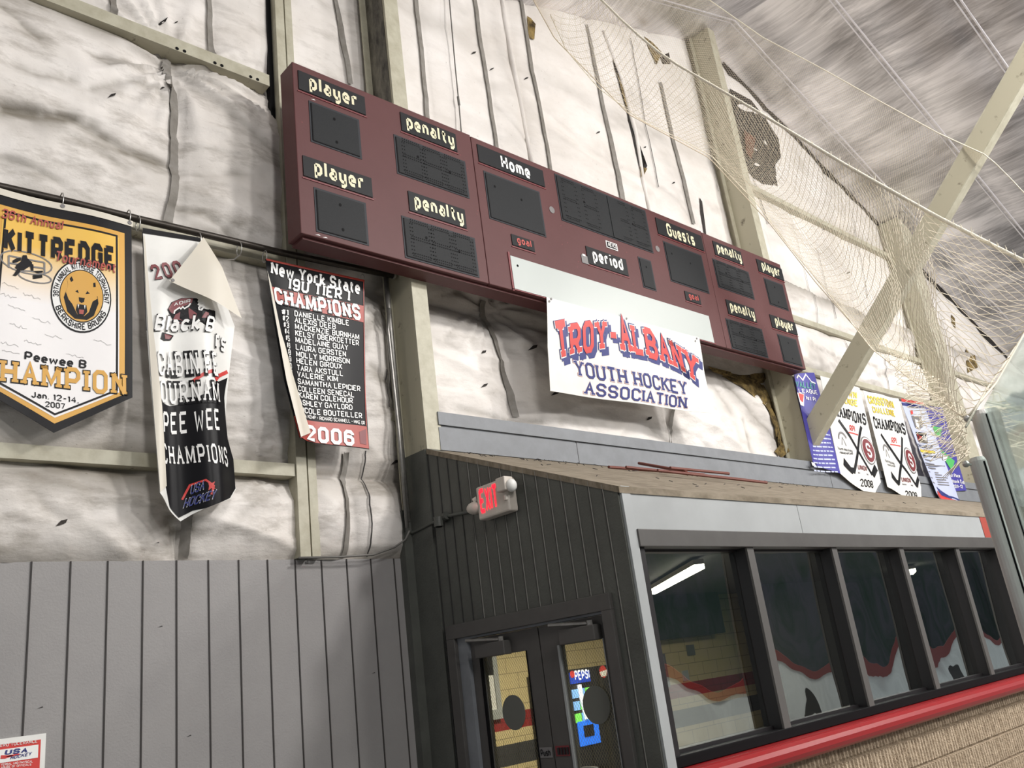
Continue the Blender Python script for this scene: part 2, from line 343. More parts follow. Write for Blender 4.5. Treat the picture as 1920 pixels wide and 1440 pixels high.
def text_quads(s, w, serif=0.0, ext=0.0, gap=2.0, slant=0.0, caps_big=False):
    x = 0.0; out = []; big = True
    for ch in s:
        if ch == ' ': x += 6; big = True; continue
        g = glyph(ch); mx = max(p[0] for pl in g for p in pl)
        sy = 1.0
        if caps_big: sy = 1.0 if big else 0.84; big = (ch == '-')
        qs = []
        for pl in g:
            qs += stroke_quads(pl, w, ext)
            if serif:
                for e, nb in ((pl[0], pl[1]), (pl[-1], pl[-2])):
                    if e[1] in (0, 12) and abs(nb[1] - e[1]) > 0.1 and not (len(pl) > 2 and pl[0] == pl[-1]):
                        th = w * 0.62; yy = e[1] + (th / 2 if e[1] == 0 else -th / 2)
                        hl = w * 0.5 + serif
                        lo = yy - th / 2 - ext; hi = yy + th / 2 + ext
                        qs.append(tuple(np.array(q) for q in ((e[0] - hl - ext, lo), (e[0] + hl + ext, lo), (e[0] + hl + ext, hi), (e[0] - hl - ext, hi))))
        for q in qs: out.append([np.array([x + w / 2 + p[0] + slant * p[1], p[1] * sy]) for p in q])
        x += mx + w + gap + (serif * 1.2 if serif else 0)
    return out, x - gap
def put_text(mb, s, bl, br, tl, surf, off=0.002, w=2.2, serif=0.0, ext=0.0, gap=2.0, slant=0.0, shift=(0, 0), seg=0.06, base_w=None, warp=None, caps_big=False):
    """letters between bl and br (baseline) with the cap line at tl, on a surface surf(a, b, off)"""
    qs, W = text_quads(s, w if base_w is None else base_w, serif, 0, gap, slant, caps_big)
    if base_w is not None or ext: qs, _ = text_quads(s, w, serif, ext, gap, slant, caps_big)
    if base_w is not None:
        qs, W = text_quads(s, base_w, serif, ext, gap, slant, caps_big)
    bl = np.array(bl); br = np.array(br); tl = np.array(tl)
    ux = (br - bl) / W; uy = (tl - bl) / 12
    for q in qs:
        if warp is None: P = [bl + ux * p[0] + uy * p[1] + np.array(shift) for p in q]
        else: P = [np.array(warp(p[0] / W, p[1] / 12)) + np.array(shift) for p in q]
        Lq = max(np.linalg.norm(P[1] - P[0]), np.linalg.norm(P[2] - P[3])); Wq = max(np.linalg.norm(P[3] - P[0]), np.linalg.norm(P[2] - P[1]))
        n = max(1, min(12, int(Lq / seg))); m_ = max(1, min(6, int(Wq / seg)))
        mb.grid([[surf(*(P[0] * (1 - i / n) * (1 - j / m_) + P[1] * (i / n) * (1 - j / m_) + P[2] * (i / n) * (j / m_) + P[3] * (1 - i / n) * (j / m_)), off) for j in range(m_ + 1)] for i in range(n + 1)], True)
def put_line(mb, pts, w, surf, off=0.002, n=4):
    for q in stroke_quads(pts, w):
        mb.grid([[surf(*(q[0] * (1 - i / n) + q[1] * (i / n) if j == 0 else q[3] * (1 - i / n) + q[2] * (i / n)), off) for j in range(2)] for i in range(n + 1)], True)
def put_rows(mb, Lp, Rp, surf, off=0.0, nu=14, nv=8, flip=True):
    """patch between matching left and right boundary points, top to bottom"""
    rows = []
    for k in range(len(Lp) - 1):
        for t in range(nv + (1 if k == len(Lp) - 2 else 0)):
            f = t / nv; l = np.array(Lp[k]) * (1 - f) + np.array(Lp[k + 1]) * f; r = np.array(Rp[k]) * (1 - f) + np.array(Rp[k + 1]) * f
            rows.append([surf(*(l * (1 - j / nu) + r * (j / nu)), off) for j in range(nu + 1)])
    mb.grid(rows, False)
    return rows
def put_poly(mb, pts, surf, off=0.002, n=6):
    c = np.mean(np.array(pts, float), axis=0); P = [np.array(p, float) for p in pts] + [np.array(pts[0], float)]
    mb.grid([[surf(*(c * (1 - j / n) + p * (j / n)), off) for j in range(n + 1)] for p in P], False)
def ell(c, rx, ry, n=28, a0=0.0, a1=2 * math.pi):
    return [(c[0] + rx * math.cos(a0 + (a1 - a0) * k / n), c[1] + ry * math.sin(a0 + (a1 - a0) * k / n)) for k in range(n + 1)]
def flatY(Y, depth=None):
    if depth is None: return lambda a, b, o: (a, Y - o, b)
    return lambda a, b, o: (a, Y - o - depth(a, b), b)
def sheet(name, Lp, Rp, surf, mat, parent, th=0.004, nu=16, nv=10, back=None):
    mb = MB(); f = put_rows(mb, Lp, Rp, surf, 0.0, nu, nv)
    put = MB(); b = put_rows(put, Lp, Rp, surf, -th, nu, nv)
    mb.grid(b, True)
    for e in (0, -1):
        mb.grid([[r[e] for r in f], [r[e] for r in b]], e == 0)
    mb.grid([f[0], b[0]], True); mb.grid([f[-1], b[-1]], False)
    return obj(name, mb, mat, parent, smooth=True)
def pxl(lst, Y): return [wz(x, y, Y) for x, y in lst]

# ------------------------------------------------------------------ ROOM SHELL
YW = 5.47; YG = 5.36; YC = 5.06          # insulation, girts, column faces
XR, ZR, SL_R, SL_L = 10.38, 8.86, 0.364, 0.328
def roof_z(x): return ZR - (SL_R * (x - XR) if x > XR else SL_L * (XR - x))
rnd = random.Random(4)

struct(obj('floor', MB().box(-9, 24, -14, 11, -EYE - 0.1, -EYE), M['rubber']))
struct(obj('floor_ice', MB().box(-9, 80, -22, -5.9, -EYE - 0.08, -EYE + 0.01), M['ice']))

# back wall: one sheet of white faced insulation, pillowed between the girts, the straps and the seams
_np = np.random.RandomState(3)
def vnoise(x, z, seed):
    rs = np.random.RandomState(seed); T = rs.rand(64, 64)
    xi = np.floor(x).astype(int); zi = np.floor(z).astype(int); fx = x - xi; fz = z - zi
    fx = fx * fx * (3 - 2 * fx); fz = fz * fz * (3 - 2 * fz)
    g = lambda a, b: T[a % 64, b % 64]
    return (g(xi, zi) * (1 - fx) + g(xi + 1, zi) * fx) * (1 - fz) + (g(xi, zi + 1) * (1 - fx) + g(xi + 1, zi + 1) * fx) * fz
XB_LOW = np.array([-6, -2.9, -0.2, 2.2, 3.08, 3.46, 4.0, 5.2, 7.62, 9.95, 12.1, 13.6, 15.5, 17.4, 19.3, 24.5])
XB_UP = np.array([-6, -1.5, 0.2, 1.74, 2.49, 3.08, 3.7, 4.05, 4.72, 5.6, 6.05, 6.4, 7.55, 8.3, 8.95, 9.95, 11.0, 11.9, 13.6, 15.5, 17.4, 19.3, 24.5])
ZR_ = np.array([-1.0, 0.9, 1.55, 3.5, 4.29, 6.34, 10.5])
ZB = np.array([-1.0, 0.9, 1.55, 3.2, 4.86, 6.5, 10.5])
PINCH = [(2.17, 4.74, 1.3, 0.035), (5.12, 3.30, 1.5, 0.02), (2.95, 4.72, 0.8, 0.02), (3.9, 3.1, 0.8, 0.02), (2.9, 1.6, 0.7, 0.02), (7.7, 3.3, 1.0, 0.03)]
CREASE = []                      # creases and dirt lines seen on the facing: points on the wall, width, strength
for pts, w, st in ((((0, 210), (60, 222), (120, 228), (170, 250), (230, 285), (315, 308)), .05, .9), (((0, 8), (40, 50), (70, 78)), .035, .6), (((20, 130), (60, 150), (130, 158)), .035, .4), (((150, 178), (220, 160)), .03, .45), (((320, 320), (380, 335), (450, 330)), .03, .5),
    (((340, 150), (420, 215), (510, 290)), .045, .4), (((245, 160), (290, 165), (318, 195)), .03, .5), (((330, 388), (380, 400), (430, 440), (470, 478)), .035, .6), (((0, 300), (60, 320), (110, 345)), .03, .45), (((130, 262), (200, 300), (250, 330)), .04, .4), (((180, 110), (260, 118), (312, 116)), .02, .55), (((200, 125), (270, 130), (312, 120)), .02, .45),
    (((450, 620), (500, 680), (530, 760)), .05, .35), (((460, 520), (520, 600)), .04, .3), (((245, 790), (330, 800), (480, 815)), .04, .4), (((0, 876), (120, 868), (260, 884)), .035, .6), (((345, 1040), (335, 990), (310, 950)), .07, .8), (((380, 1030), (440, 970), (540, 895)), .03, .4), (((130, 880), (170, 930), (160, 1000)), .04, .3), (((60, 930), (100, 975)), .03, .4), (((370, 930), (420, 900), (470, 900)), .05, .5),
    (((640, 640), (700, 600), (740, 560)), .05, .45), (((690, 690), (740, 740), (745, 790)), .04, .5), (((810, 560), (860, 545), (905, 565)), .04, .6), (((830, 640), (860, 600), (890, 570)), .025, .45), (((935, 570), (985, 610), (1025, 660)), .03, .4), (((850, 770), (940, 790), (1010, 795)), .03, .4), (((1040, 790), (1120, 800)), .03, .35), (((1215, 805), (1255, 828)), .03, .45),
    (((1345, 705), (1400, 770), (1455, 830)), .045, .5), (((1385, 790), (1400, 850)), .025, .6), (((1330, 720), (1370, 790), (1380, 840)), .05, .35), (((1260, 800), (1300, 820), (1330, 850)), .03, .3), (((1510, 650), (1560, 668), (1640, 690)), .03, .4), (((1640, 705), (1700, 690), (1760, 715)), .03, .4), (((930, 190), (990, 260)), .02, .25)):
    q = [wz(a, b, 5.40) for a, b in pts]; CREASE.append((np.array(q), w, st))
def crease(x, z, k=1.0):
    d = np.zeros_like(np.asarray(x, float))
    for q, w, st in CREASE:
        for (ax, az), (bx, bz) in zip(q[:-1], q[1:]):
            m = (x > min(ax, bx) - .4) & (x < max(ax, bx) + .4) & (z > min(az, bz) - .4) & (z < max(az, bz) + .4)
            if not np.any(m): continue
            X = x[m]; Z = z[m]; L2 = (bx - ax) ** 2 + (bz - az) ** 2; t = np.clip(((X - ax) * (bx - ax) + (Z - az) * (bz - az)) / L2, 0, 1)
            r = np.hypot(X - ax - t * (bx - ax), Z - az - t * (bz - az)); below = np.where(Z < az + t * (bz - az), 1.6, .8)
            d[m] = np.maximum(d[m], st * np.exp(-(r / (w * k * below))))
    return d
def bulge(x, z):
    x = np.asarray(x, float); z = np.asarray(z, float)
    k = np.clip(np.searchsorted(ZB, z) - 1, 0, len(ZB) - 2); zf = (z - ZB[k]) / (ZB[k + 1] - ZB[k])
    k3 = np.clip(np.searchsorted(ZR_, z) - 1, 0, len(ZR_) - 2); zf = np.where(x > 9.95, (z - ZR_[k3]) / (ZR_[k3 + 1] - ZR_[k3]), zf)
    il = np.clip(np.searchsorted(XB_LOW, x) - 1, 0, len(XB_LOW) - 2); xl = (x - XB_LOW[il]) / (XB_LOW[il + 1] - XB_LOW[il])
    iu = np.clip(np.searchsorted(XB_UP, x) - 1, 0, len(XB_UP) - 2); xu = (x - XB_UP[iu]) / (XB_UP[iu + 1] - XB_UP[iu])
    up = z > 4.86
    xf = np.where(up, xu, xl)
    px = np.clip(np.sin(np.pi * np.clip(xf, 0, 1)), 0, 1) ** 0.42; pz = np.clip(np.sin(np.pi * np.clip(zf, 0, 1)), 0, 1) ** 0.5
    h = np.where(up, 0.055 * px * (0.5 + 0.5 * pz), 0.13 * px * pz)
    # creases: ridged noise stretched along drifting diagonals
    for sd, sx, sz, sk, am in ((11, 0.9, 2.4, 0.7, 0.035), (12, 1.6, 4.4, -0.5, 0.022), (13, 3.4, 5.2, 0.3, 0.012), (14, 5.0, 2.0, 0.0, 0.008)):
        n = vnoise(x * sx + 20 + sk * z, z * sz + 20 + sk * x, sd); n = 1 - np.abs(2 * n - 1)
        h = h + am * (n ** 3) * np.where(up, 0.22, 1.0) * np.clip(pz * 1.4, 0, 1)
    h = h - .05 * crease(x, z, .9)
    for cx, cz, rr, am in PINCH:
        dx = x - cx; dz = z - cz; r = np.hypot(dx, dz); th = np.arctan2(dz, dx)
        h = h + 1.3 * am * (1.6 * (1 - np.abs(np.sin(th * 8 + 1.6 * np.sin(th * 3)))) ** 1.5 - .4) * np.exp(-(r / (0.5 * rr)) ** 2) * np.clip(r / 0.12, 0, 1)
        h = h - 0.05 * np.exp(-(r / 0.22) ** 2)
    return h
def wallY(x, z): return float(YW - bulge(np.array([x]), np.array([z]))[0])
nx, nz = 860, 290
xs = np.linspace(-6, 24, nx)
P = []; dirt = []; grime = []
for i in range(nz):
    t = i / (nz - 1)
    zz = np.array([0.94 + (roof_z(x) - 0.02 - 0.94) * t for x in xs]); h = bulge(xs, zz)
    P.append([(xs[j], YW - h[j], zz[j]) for j in range(nx)])
    k = np.clip(np.searchsorted(ZB, zz) - 1, 0, len(ZB) - 2)
    dg = np.minimum(np.abs(zz - ZB[k]), np.abs(zz - ZB[k + 1])); low = zz < 4.9
    d = np.where(low, 0.55, 0.2) * np.exp(-(dg / 0.16) ** 2) * (0.4 + 0.9 * vnoise(xs * 2.2 + 9, zz * 3, 31))
    d = d + np.where(low, 0.5, 0.3) * np.clip(vnoise(xs * 1.3 + 3 + zz * 0.6, zz * 3.3 - xs * 0.5 + 30, 41) - 0.62, 0, 1) * 2.2 * np.clip(vnoise(xs * 9, zz * 14, 43) * 1.4, 0, 1)
    d = np.maximum(d, crease(xs, zz, 1.2) * (.4 + .8 * np.clip(vnoise(xs * 4 + 7, zz * 6, 51) * vnoise(xs * 15, zz * 22, 52) * 2.6, 0, 1)))
    dirt.append(np.clip(d, 0, 0.85)); grime.append(np.where(xs < 4.0, np.where(low, .6, .35), np.where(low, .35, .10)))
wall_back = struct(obj('wall_back', MB().grid(P, True), M['insul'], smooth=True))
att = wall_back.data.attributes.new('grime', 'FLOAT', 'POINT'); att.data.foreach_set('value', np.concatenate(grime).astype(np.float32))
att = wall_back.data.attributes.new('dirt', 'FLOAT', 'POINT'); att.data.foreach_set('value', np.concatenate(dirt).astype(np.float32))
struct(obj('wall_backing', MB().extrude([(-9, 5.62, -EYE), (24, 5.62, -EYE), (24, 5.62, roof_z(24)), (XR, 5.62, ZR), (-9, 5.62, roof_z(-9))], (0, 0.05, 0)).add([], []), M['dark'])) if False else None

def wall_strip(name, pts, w, mat, off=0.012, jag=0.0, parent=wall_back, n=28):
    """thin strip following the bulging wall along a list of (x, z)"""
    rows = []; pts = [np.array(p) for p in pts]
    for k in range(len(pts) - 1):
        for t in range(n + (1 if k == len(pts) - 2 else 0)):
            f = t / n; p = pts[k] * (1 - f) + pts[k + 1] * f
            j = jag * math.sin(13 * p[1] + k) + jag * rnd.uniform(-0.5, 0.5)
            r = []
            for sgn in (-1, 0, 1):
                x = p[0] + j + sgn * w / 2; r.append((x, wallY(x, p[1]) - off, p[1]))
            rows.append(r)
    return obj(name, MB().grid(rows, False), mat, parent, smooth=True)
def W5(px, py): return wz(px, py, 5.43)
TAPES = [((645, 850), (637, 1046), .05), ((213, -40), (213, 37), .05), ((390, -40), (397, 107), .05), ((315, 110), (322, 200), .07), ((322, 200), (325, 330), .07), ((325, 330), (312, 420), .07), ((344, 960), (345, 1048), .05),
         ((627, -10), (655, 160), .045), ((780, -10), (800, 230), .06), ((888, -10), (932, 285), .06), ((972, -5), (1032, 330), .06), ((1101, 47), (1130, 190), .065), ((1130, 190), (1172, 392), .065),
         ((1238, 153), (1300, 420), .055), ((905, 565), (960, 785), .06), ((1256, 760), (1256, 832), .04), ((1405, 300), (1440, 420), .02)]
for a, b, w in TAPES: wall_strip('seam_tape', [W5(*a), W5(*b)], w, M['tape'], .022, jag=0.002)
for a, b in (((1180, 73), (1233, 352)), ((1302, 131), (1345, 360)), ((1482, 393), (1530, 613)), ((1692, 563), (1725, 676)), ((1640, 600), (1660, 690)), ((1598, 410), (1625, 560)), ((1760, 590), (1795, 700)), ((1530, 470), (1560, 600)), ((1575, 640), (1585, 690)), ((1650, 670), (1665, 735)), ((676, 850), (682, 1046)), ((712, 700), (716, 770))):
    wall_strip('seam_line', [W5(*a), W5(*b)], 0.011, M['groove'], .018, jag=0.003)
def wall_patch(name, pxs, mat, off=0.01, lump=0.0):
    pts = [W5(*p) for p in pxs]; mb = MB()
    put_poly(mb, pts, lambda a, b, o: (a, wallY(a, b) - o - lump * noise.noise((a * 6, b * 6, 1)), b), off, 7)
    return obj(name, mb, mat, wall_back, smooth=True)
# torn places: dark gap behind, fibreglass showing, lifted flaps of facing
wall_patch('torn_opening', [(988, 30), (996, 33), (1004, 45), (1003, 73), (990, 72)], M['fiber'])
wall_patch('torn_opening', [(1143, 95), (1152, 118), (1160, 160), (1175, 200), (1192, 260), (1198, 300), (1212, 312), (1200, 336), (1190, 290), (1182, 230), (1165, 175), (1150, 130)], M['dark'])
wall_patch('torn_fibre', [(1155, 140), (1166, 170), (1180, 205), (1172, 200), (1160, 165)], M['fiber'], 0.02)
wall_patch('torn_fibre', [(1196, 315), (1210, 318), (1203, 332), (1198, 334)], M['fiber'], 0.02)
wall_patch('torn_opening', [(1205, 70), (1225, 80), (1240, 100), (1232, 120), (1215, 95)], M['fiber'])
wall_patch('torn_opening', [(1236, 108), (1252, 100), (1255, 122), (1242, 121)], M['dark'])
wall_patch('torn_opening', [(1365, 168), (1405, 190), (1440, 225), (1458, 262), (1464, 295), (1452, 310), (1458, 350), (1430, 345), (1400, 320), (1385, 270), (1372, 215)], M['dark'], 0.02, 0.05)
wall_patch('torn_fibre', [(1392, 245), (1412, 262), (1408, 300), (1396, 290)], pm('rusty_steel_behind', (112, 70, 52), 0.8, noise_sc=10, noise_amt=0.8), 0.04)
wall_patch('torn_opening', [(1325, 688), (1385, 700), (1440, 700), (1452, 745), (1470, 800), (1478, 840), (1455, 862), (1452, 820), (1440, 780), (1415, 740), (1380, 712)], M['fiber'], 0.015, 0.06)
wall_patch('torn_opening', [(1436, 700), (1462, 705), (1466, 770), (1470, 820), (1450, 760)], M['dark'], 0.02)
wall_patch('torn_opening', [(1440, 850), (1464, 822), (1466, 845), (1450, 858)], M['fiber'], 0.02)
wall_patch('torn_opening', [(1808, 655), (1818, 668), (1824, 692), (1812, 700), (1807, 680)], M['fiber'], 0.015)
wall_patch('torn_opening', [(1782, 590), (1788, 598), (1790, 618), (1783, 606)], M['fiber'], 0.015)
wall_patch('torn_opening', [(1308, 372), (1313, 380), (1319, 420), (1325, 460), (1317, 432), (1311, 400)], M['dark'], 0.012)
for (px, py, s) in ((303, 45, 9), (330, 43, 4), (200, 196, 9), (300, 172, 6), (106, 988, 12), (895, 667, 8), (895, 730, 7), (995, 655, 10), (1028, 744, 9), (1205, 790, 8), (735, 870, 9), (1120, 250, 5), (1210, 276, 4), (986, 148, 5), (888, 100, 6), (922, 130, 4), (1255, 430, 4), (1260, 345, 4), (1545, 430, 4), (1590, 512, 5), (1480, 395, 5), (1680, 470, 5)):
    wall_patch('scuff_hole', [(px - s, py + s * .45), (px - s * .2, py - s * .4), (px + s * .8, py - s * .6), (px + s * .5, py), (px - s * .3, py + s * .3)], M['dark'], 0.008)
# long loose seams of facing
for pts in ([(937, -4), (950, 60), (968, 160), (985, 240), (998, 306)], [(1340 * .3646 + 640, 60), (1163, 150), (1190, 250), (1203, 345), (1216, 400)]):
    q = [W5(*p) for p in pts]
    obj('loose_seam', MB().tube([(a, wallY(a, b) - 0.005, b) for a, b in q], [0.02, 0.03, 0.035, 0.03, 0.02], 8), M['insul'], wall_back, smooth=True)

# ceiling: two slopes of foil faced insulation, sagging between seams
YS = [5.6] + [4.88 - 1.25 * k for k in range(15)]
def roof_sheet(name, x0, x1):
    rows = []
    nxx = 60
    for k in range(len(YS) - 1):
        for t in range(6):
            y = YS[k] + (YS[k + 1] - YS[k]) * t / 6; sag = 0.07 * math.sin(math.pi * t / 6)
            rows.append([(x, y, roof_z(x) - sag * (0.85 + 0.3 * noise.noise((x * .7, k * 3.1, 0)))) for x in np.linspace(x0, x1, nxx)])
    rows.append([(x, YS[-1], roof_z(x)) for x in np.linspace(x0, x1, nxx)])
    o = struct(obj(name, MB().grid(rows, x0 < x1), M['foil'], smooth=True))
    for y in YS[1:8]:
        q = MB()
        for dy, w, dz in ((-0.035, 0.03, 0.018), (0.03, 0.022, 0.01)):
            q.grid([[(x, y + dy - w / 2, roof_z(x) - 0.006), (x, y + dy, roof_z(x) - 0.006 - dz * (1 + 0.6 * noise.noise((x * 3, y, dy)))), (x, y + dy + w / 2, roof_z(x) - 0.006)] for x in np.linspace(x0, x1, 90)], x0 > x1)
        obj('foil_seam', q, M['seam'], o, smooth=True)
    return o
roof_sheet('ceiling_right', XR, 24); roof_sheet('ceiling_left', XR, -6)
# dark joint between the right roof slope and the end wall
q = MB()
xj = np.linspace(10.8, 24, 90)
q.grid([[(x, wallY(x, roof_z(x) - 0.08) - 0.02, roof_z(x) - 0.03 - 0.07 * (0.5 + 1.2 * abs(noise.noise((x * 1.5, 0, 3))))), (x, 5.36, roof_z(x) - 0.035)] for x in xj], True)
struct(obj('trim_1', q, M['dark']))
struct(obj('wall_right', MB().box(24, 24.1, 1.0, 5.6, -EYE, roof_z(24)), M['fascialt']))

# wainscot of grooved grey boards below the insulation
wl = MB().box(-6, 4.05, 5.40, 5.52, -EYE, 0.945)
wall_left = struct(obj('wall_left', wl, M['greypaint']))
g = MB(); x = 1.3613 - 0.2046 * 36
while x < 4.0: g.box(x - 0.004, x + 0.004, 5.393, 5.401, -EYE, 0.945); x += 0.2046
obj('board_groove', g, M['groove'], wall_left)
for px, py in ((75, 1327), (354, 1380), (294, 1018), (300, 1175), (700, 1262)):
    a, b = wz(px, py, 5.399); g = MB(); put_poly(g, [(a - .016, b - .004), (a + .012, b + .006), (a + .016, b)], flatY(5.399), 0.001, 1); obj('scuff_mark', g, M['groove'], wall_left)

# charcoal siding return with the doors
XD = 3.97; YV = 3.28
def shed_z(y): return 0.995 + (1.715 - 0.995) * (y - YV) / (YC - YV)
mb = MB()
def sidepoly(pts): mb.extrude([(XD, y, z) for y, z in pts], (0.10, 0, 0))
DY0, DY1, DZ = 3.53, 4.93, 0.30            # door opening
sidepoly([(YV, -EYE), (DY0, -EYE), (DY0, shed_z(DY0)), (YV, shed_z(YV))])
sidepoly([(DY0, DZ), (DY1, DZ), (DY1, shed_z(DY1)), (DY0, shed_z(DY0))])
sidepoly([(DY1, -EYE), (5.40, -EYE), (5.40, 1.72), (YC, 1.72), (DY1, shed_z(DY1))])
wall_mid = struct(obj('wall_middle', mb, M['charcoal']))
g = MB(); y = 5.06
while y > YV + 0.03:
    z0 = 0.40 if 3.43 < y < 5.03 else -EYE
    g.box(XD - 0.004, XD + 0.01, y - 0.004, y + 0.004, z0, shed_z(y) - 0.01); y -= 0.111
obj('siding_groove', g, M['groove_lt'], wall_mid)
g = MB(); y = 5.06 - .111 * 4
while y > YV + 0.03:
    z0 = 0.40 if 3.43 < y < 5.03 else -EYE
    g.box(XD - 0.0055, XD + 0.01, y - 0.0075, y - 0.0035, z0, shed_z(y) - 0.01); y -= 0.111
obj('groove_highlight', g, M['groove_highlight'], wall_mid)  # pale strips paint in the light caught along the right-hand grooves
# corner trim of the vestibule and a horizontal joint near the floor
struct(obj('trim_2', MB().box(3.985, 4.065, YV - 0.018, YV + 0.02, -EYE, 0.995), M['fascialt']))

# vestibule front: fascia boards, window head, sill, ribbed block
struct(obj('trim_3', MB().box(4.065, 6.0, YV - 0.012, YV + 0.03, 0.735, 0.99).box(6.006, 9.9, YV - 0.012, YV + 0.03, 0.735, 0.99).box(9.906, 17, YV - 0.012, YV + 0.03, 0.735, 0.99), M['fascialt']))
pp = MB(); a0, b0 = wz(1826, 964, YV - .014); a1, b1 = wz(1843, 965, YV - .014); a2, b2 = wz(1862, 1012, YV - .014)
put_poly(pp, [(9.62, .975), (10.4, .975), (10.4, .738), (9.62, .738)], flatY(YV - .013), 0.003, 1)
struct(obj('trim_4', pp, M['redpatch']))
struct(obj('trim_5', MB().box(4.065, 17, YV - 0.03, YV + 0.12, 0.63, 0.735), M['chartrim'], bevel=0.004))
struct(obj('trim_6', MB().box(4.065, 17, YV - 0.015, YV + 0.14, -0.585, -0.525), M['black'], bevel=0.004))
rail = MB(); rail.tube([(4.075, YV - 0.07, -0.655), (17, YV - 0.07, -0.655)], 0.062, 14).box(4.075, 17, YV - 0.09, YV + 0.1, -0.62, -0.588)
struct(obj('trim_7', rail, M['redrail'], smooth=False))
mb = MB(); rows = []
xs2 = np.arange(4.07, 16.0, 0.0095)
prof = []
for i, x in enumerate(xs2):
    ph = (x / 0.05) % 1.0; prof.append(0.02 if ph < 0.55 else 0.0)
for z in (-0.60, -0.795, -0.80, -0.815, -0.82, -0.995, -1.0, -1.015, -1.02, -1.195, -1.2, -1.215, -1.22, -EYE):
    jt = z in (-0.80, -0.815, -1.0, -1.015, -1.2, -1.215)
    rows.append([(x, YV + (0.02 if jt else 0.004 - prof[i] + 0.004 * noise.noise((x * 40, z * 30, 0))), z) for i, x in enumerate(xs2)])
mb.grid(rows, False)
struct(obj('wall_front_block', mb, M['block']))
# sloping plywood shed roof of the vestibule, and the fascia beam on the wall above it
struct(obj('ceiling_vestibule', MB().extrude([(3.965, YV - 0.02, 0.99), (3.965, YC + 0.01, 1.72), (3.965, YC + 0.01, 1.68), (3.965, YV - 0.02, 0.95)], (13, 0, 0)), M['plywood']))
fb = MB(); fb.box(4.10, 17, YC - 0.005, YC + 0.03, 1.72, 1.905).box(4.10, 17, YC + 0.006, YC + 0.03, 1.905, 1.925).box(4.10, 17, YC - 0.012, YC + 0.03, 1.925, 2.03).box(4.10, 17, YC + 0.02, 5.5, 1.99, 2.03)
struct(obj('trim_8', fb, M['fascia']))
jt = MB(); a, b = wz(1086, 865, YC - .006); jt.box(a - .002, a + .002, YC - .007, YC, 1.72, 2.03); a, b = wz(1545, 850, YC); jt.box(a - .002, a + .002, YC - .007, YC, 1.72, 1.9)
struct(obj('trim_9', jt, M['groove']))
# ragged nest of dirt along the back of the shed roof
q = MB(); rr = random.Random(9)
for k in range(110):
    x = rr.uniform(4.2, 9.5); y = rr.uniform(3.6, 5.0) if k % 4 == 0 else rr.uniform(4.75, 5.03); a = rr.uniform(0, math.pi); l = rr.uniform(.008, .035); z = shed_z(y) + 0.008
    dx, dy = l * math.cos(a), l * math.sin(a) * .5
    q.tube([(x - dx, y - dy, z - dy * .4), (x + dx, y + dy, z + .006 + dy * .4)], 0.0028, 4)
tag(obj('roof_debris', q, M['groove']), 'dark crumbs of debris scattered over the sloping plywood roof', 'debris', kind='stuff')

# windows of the vestibule
XM = [4.09, 5.25, 6.42, 7.60, 8.82, 9.95, 11.15, 12.35, 13.55, 14.75]
M['winframe'] = pm('black_window_frame', (30, 28, 30), 0.4)
M['mullface'] = pm('charcoal_mullion_face', (82, 80, 78), 0.5)
for k in range(len(XM) - 1):
    x0, x1 = XM[k], XM[k + 1]; w0 = 0.04
    f = MB(); f.box(x1 - w0 + 0.004, x1 + w0 - 0.004, YV + 0.004, YV + 0.14, -0.53, 0.635)
    f.box(x0 + w0 if k else x0 - 0.02, x1 - w0, YV + 0.07, YV + 0.14, -0.53, -0.505).box(x0 + w0 if k else x0 - 0.02, x1 - w0, YV + 0.07, YV + 0.14, 0.615, 0.64)
    if k == 0: f.box(x0 - 0.025, x0 + 0.035, YV - 0.005, YV + 0.14, -0.53, 0.64)
    win = struct(obj('window_%d' % (k + 1), f, M['winframe']))
    obj('mullion_face', MB().box(x1 - w0, x1 + w0, YV - 0.012, YV + 0.004, -0.53, 0.635), M['mullface'], win)
    gp = MB(); xa = x0 + (w0 if k else 0.03); n_ = 14
    rg = random.Random(k + 3); ph = rg.uniform(0, 6); am = rg.uniform(.8, 1.2)
    gp.grid([[(xa + (x1 - w0 - xa) * i / n_, YV + 0.10 + 0.012 * am * math.sin(math.pi * i / n_) * math.sin(math.pi * j / 10) + 0.004 * math.sin(5 * i / n_ + ph + j * .35), -0.51 + 1.13 * j / 10) for i in range(n_ + 1)] for j in range(11)], False)
    obj('pane', gp, M['glass'], win, smooth=True)

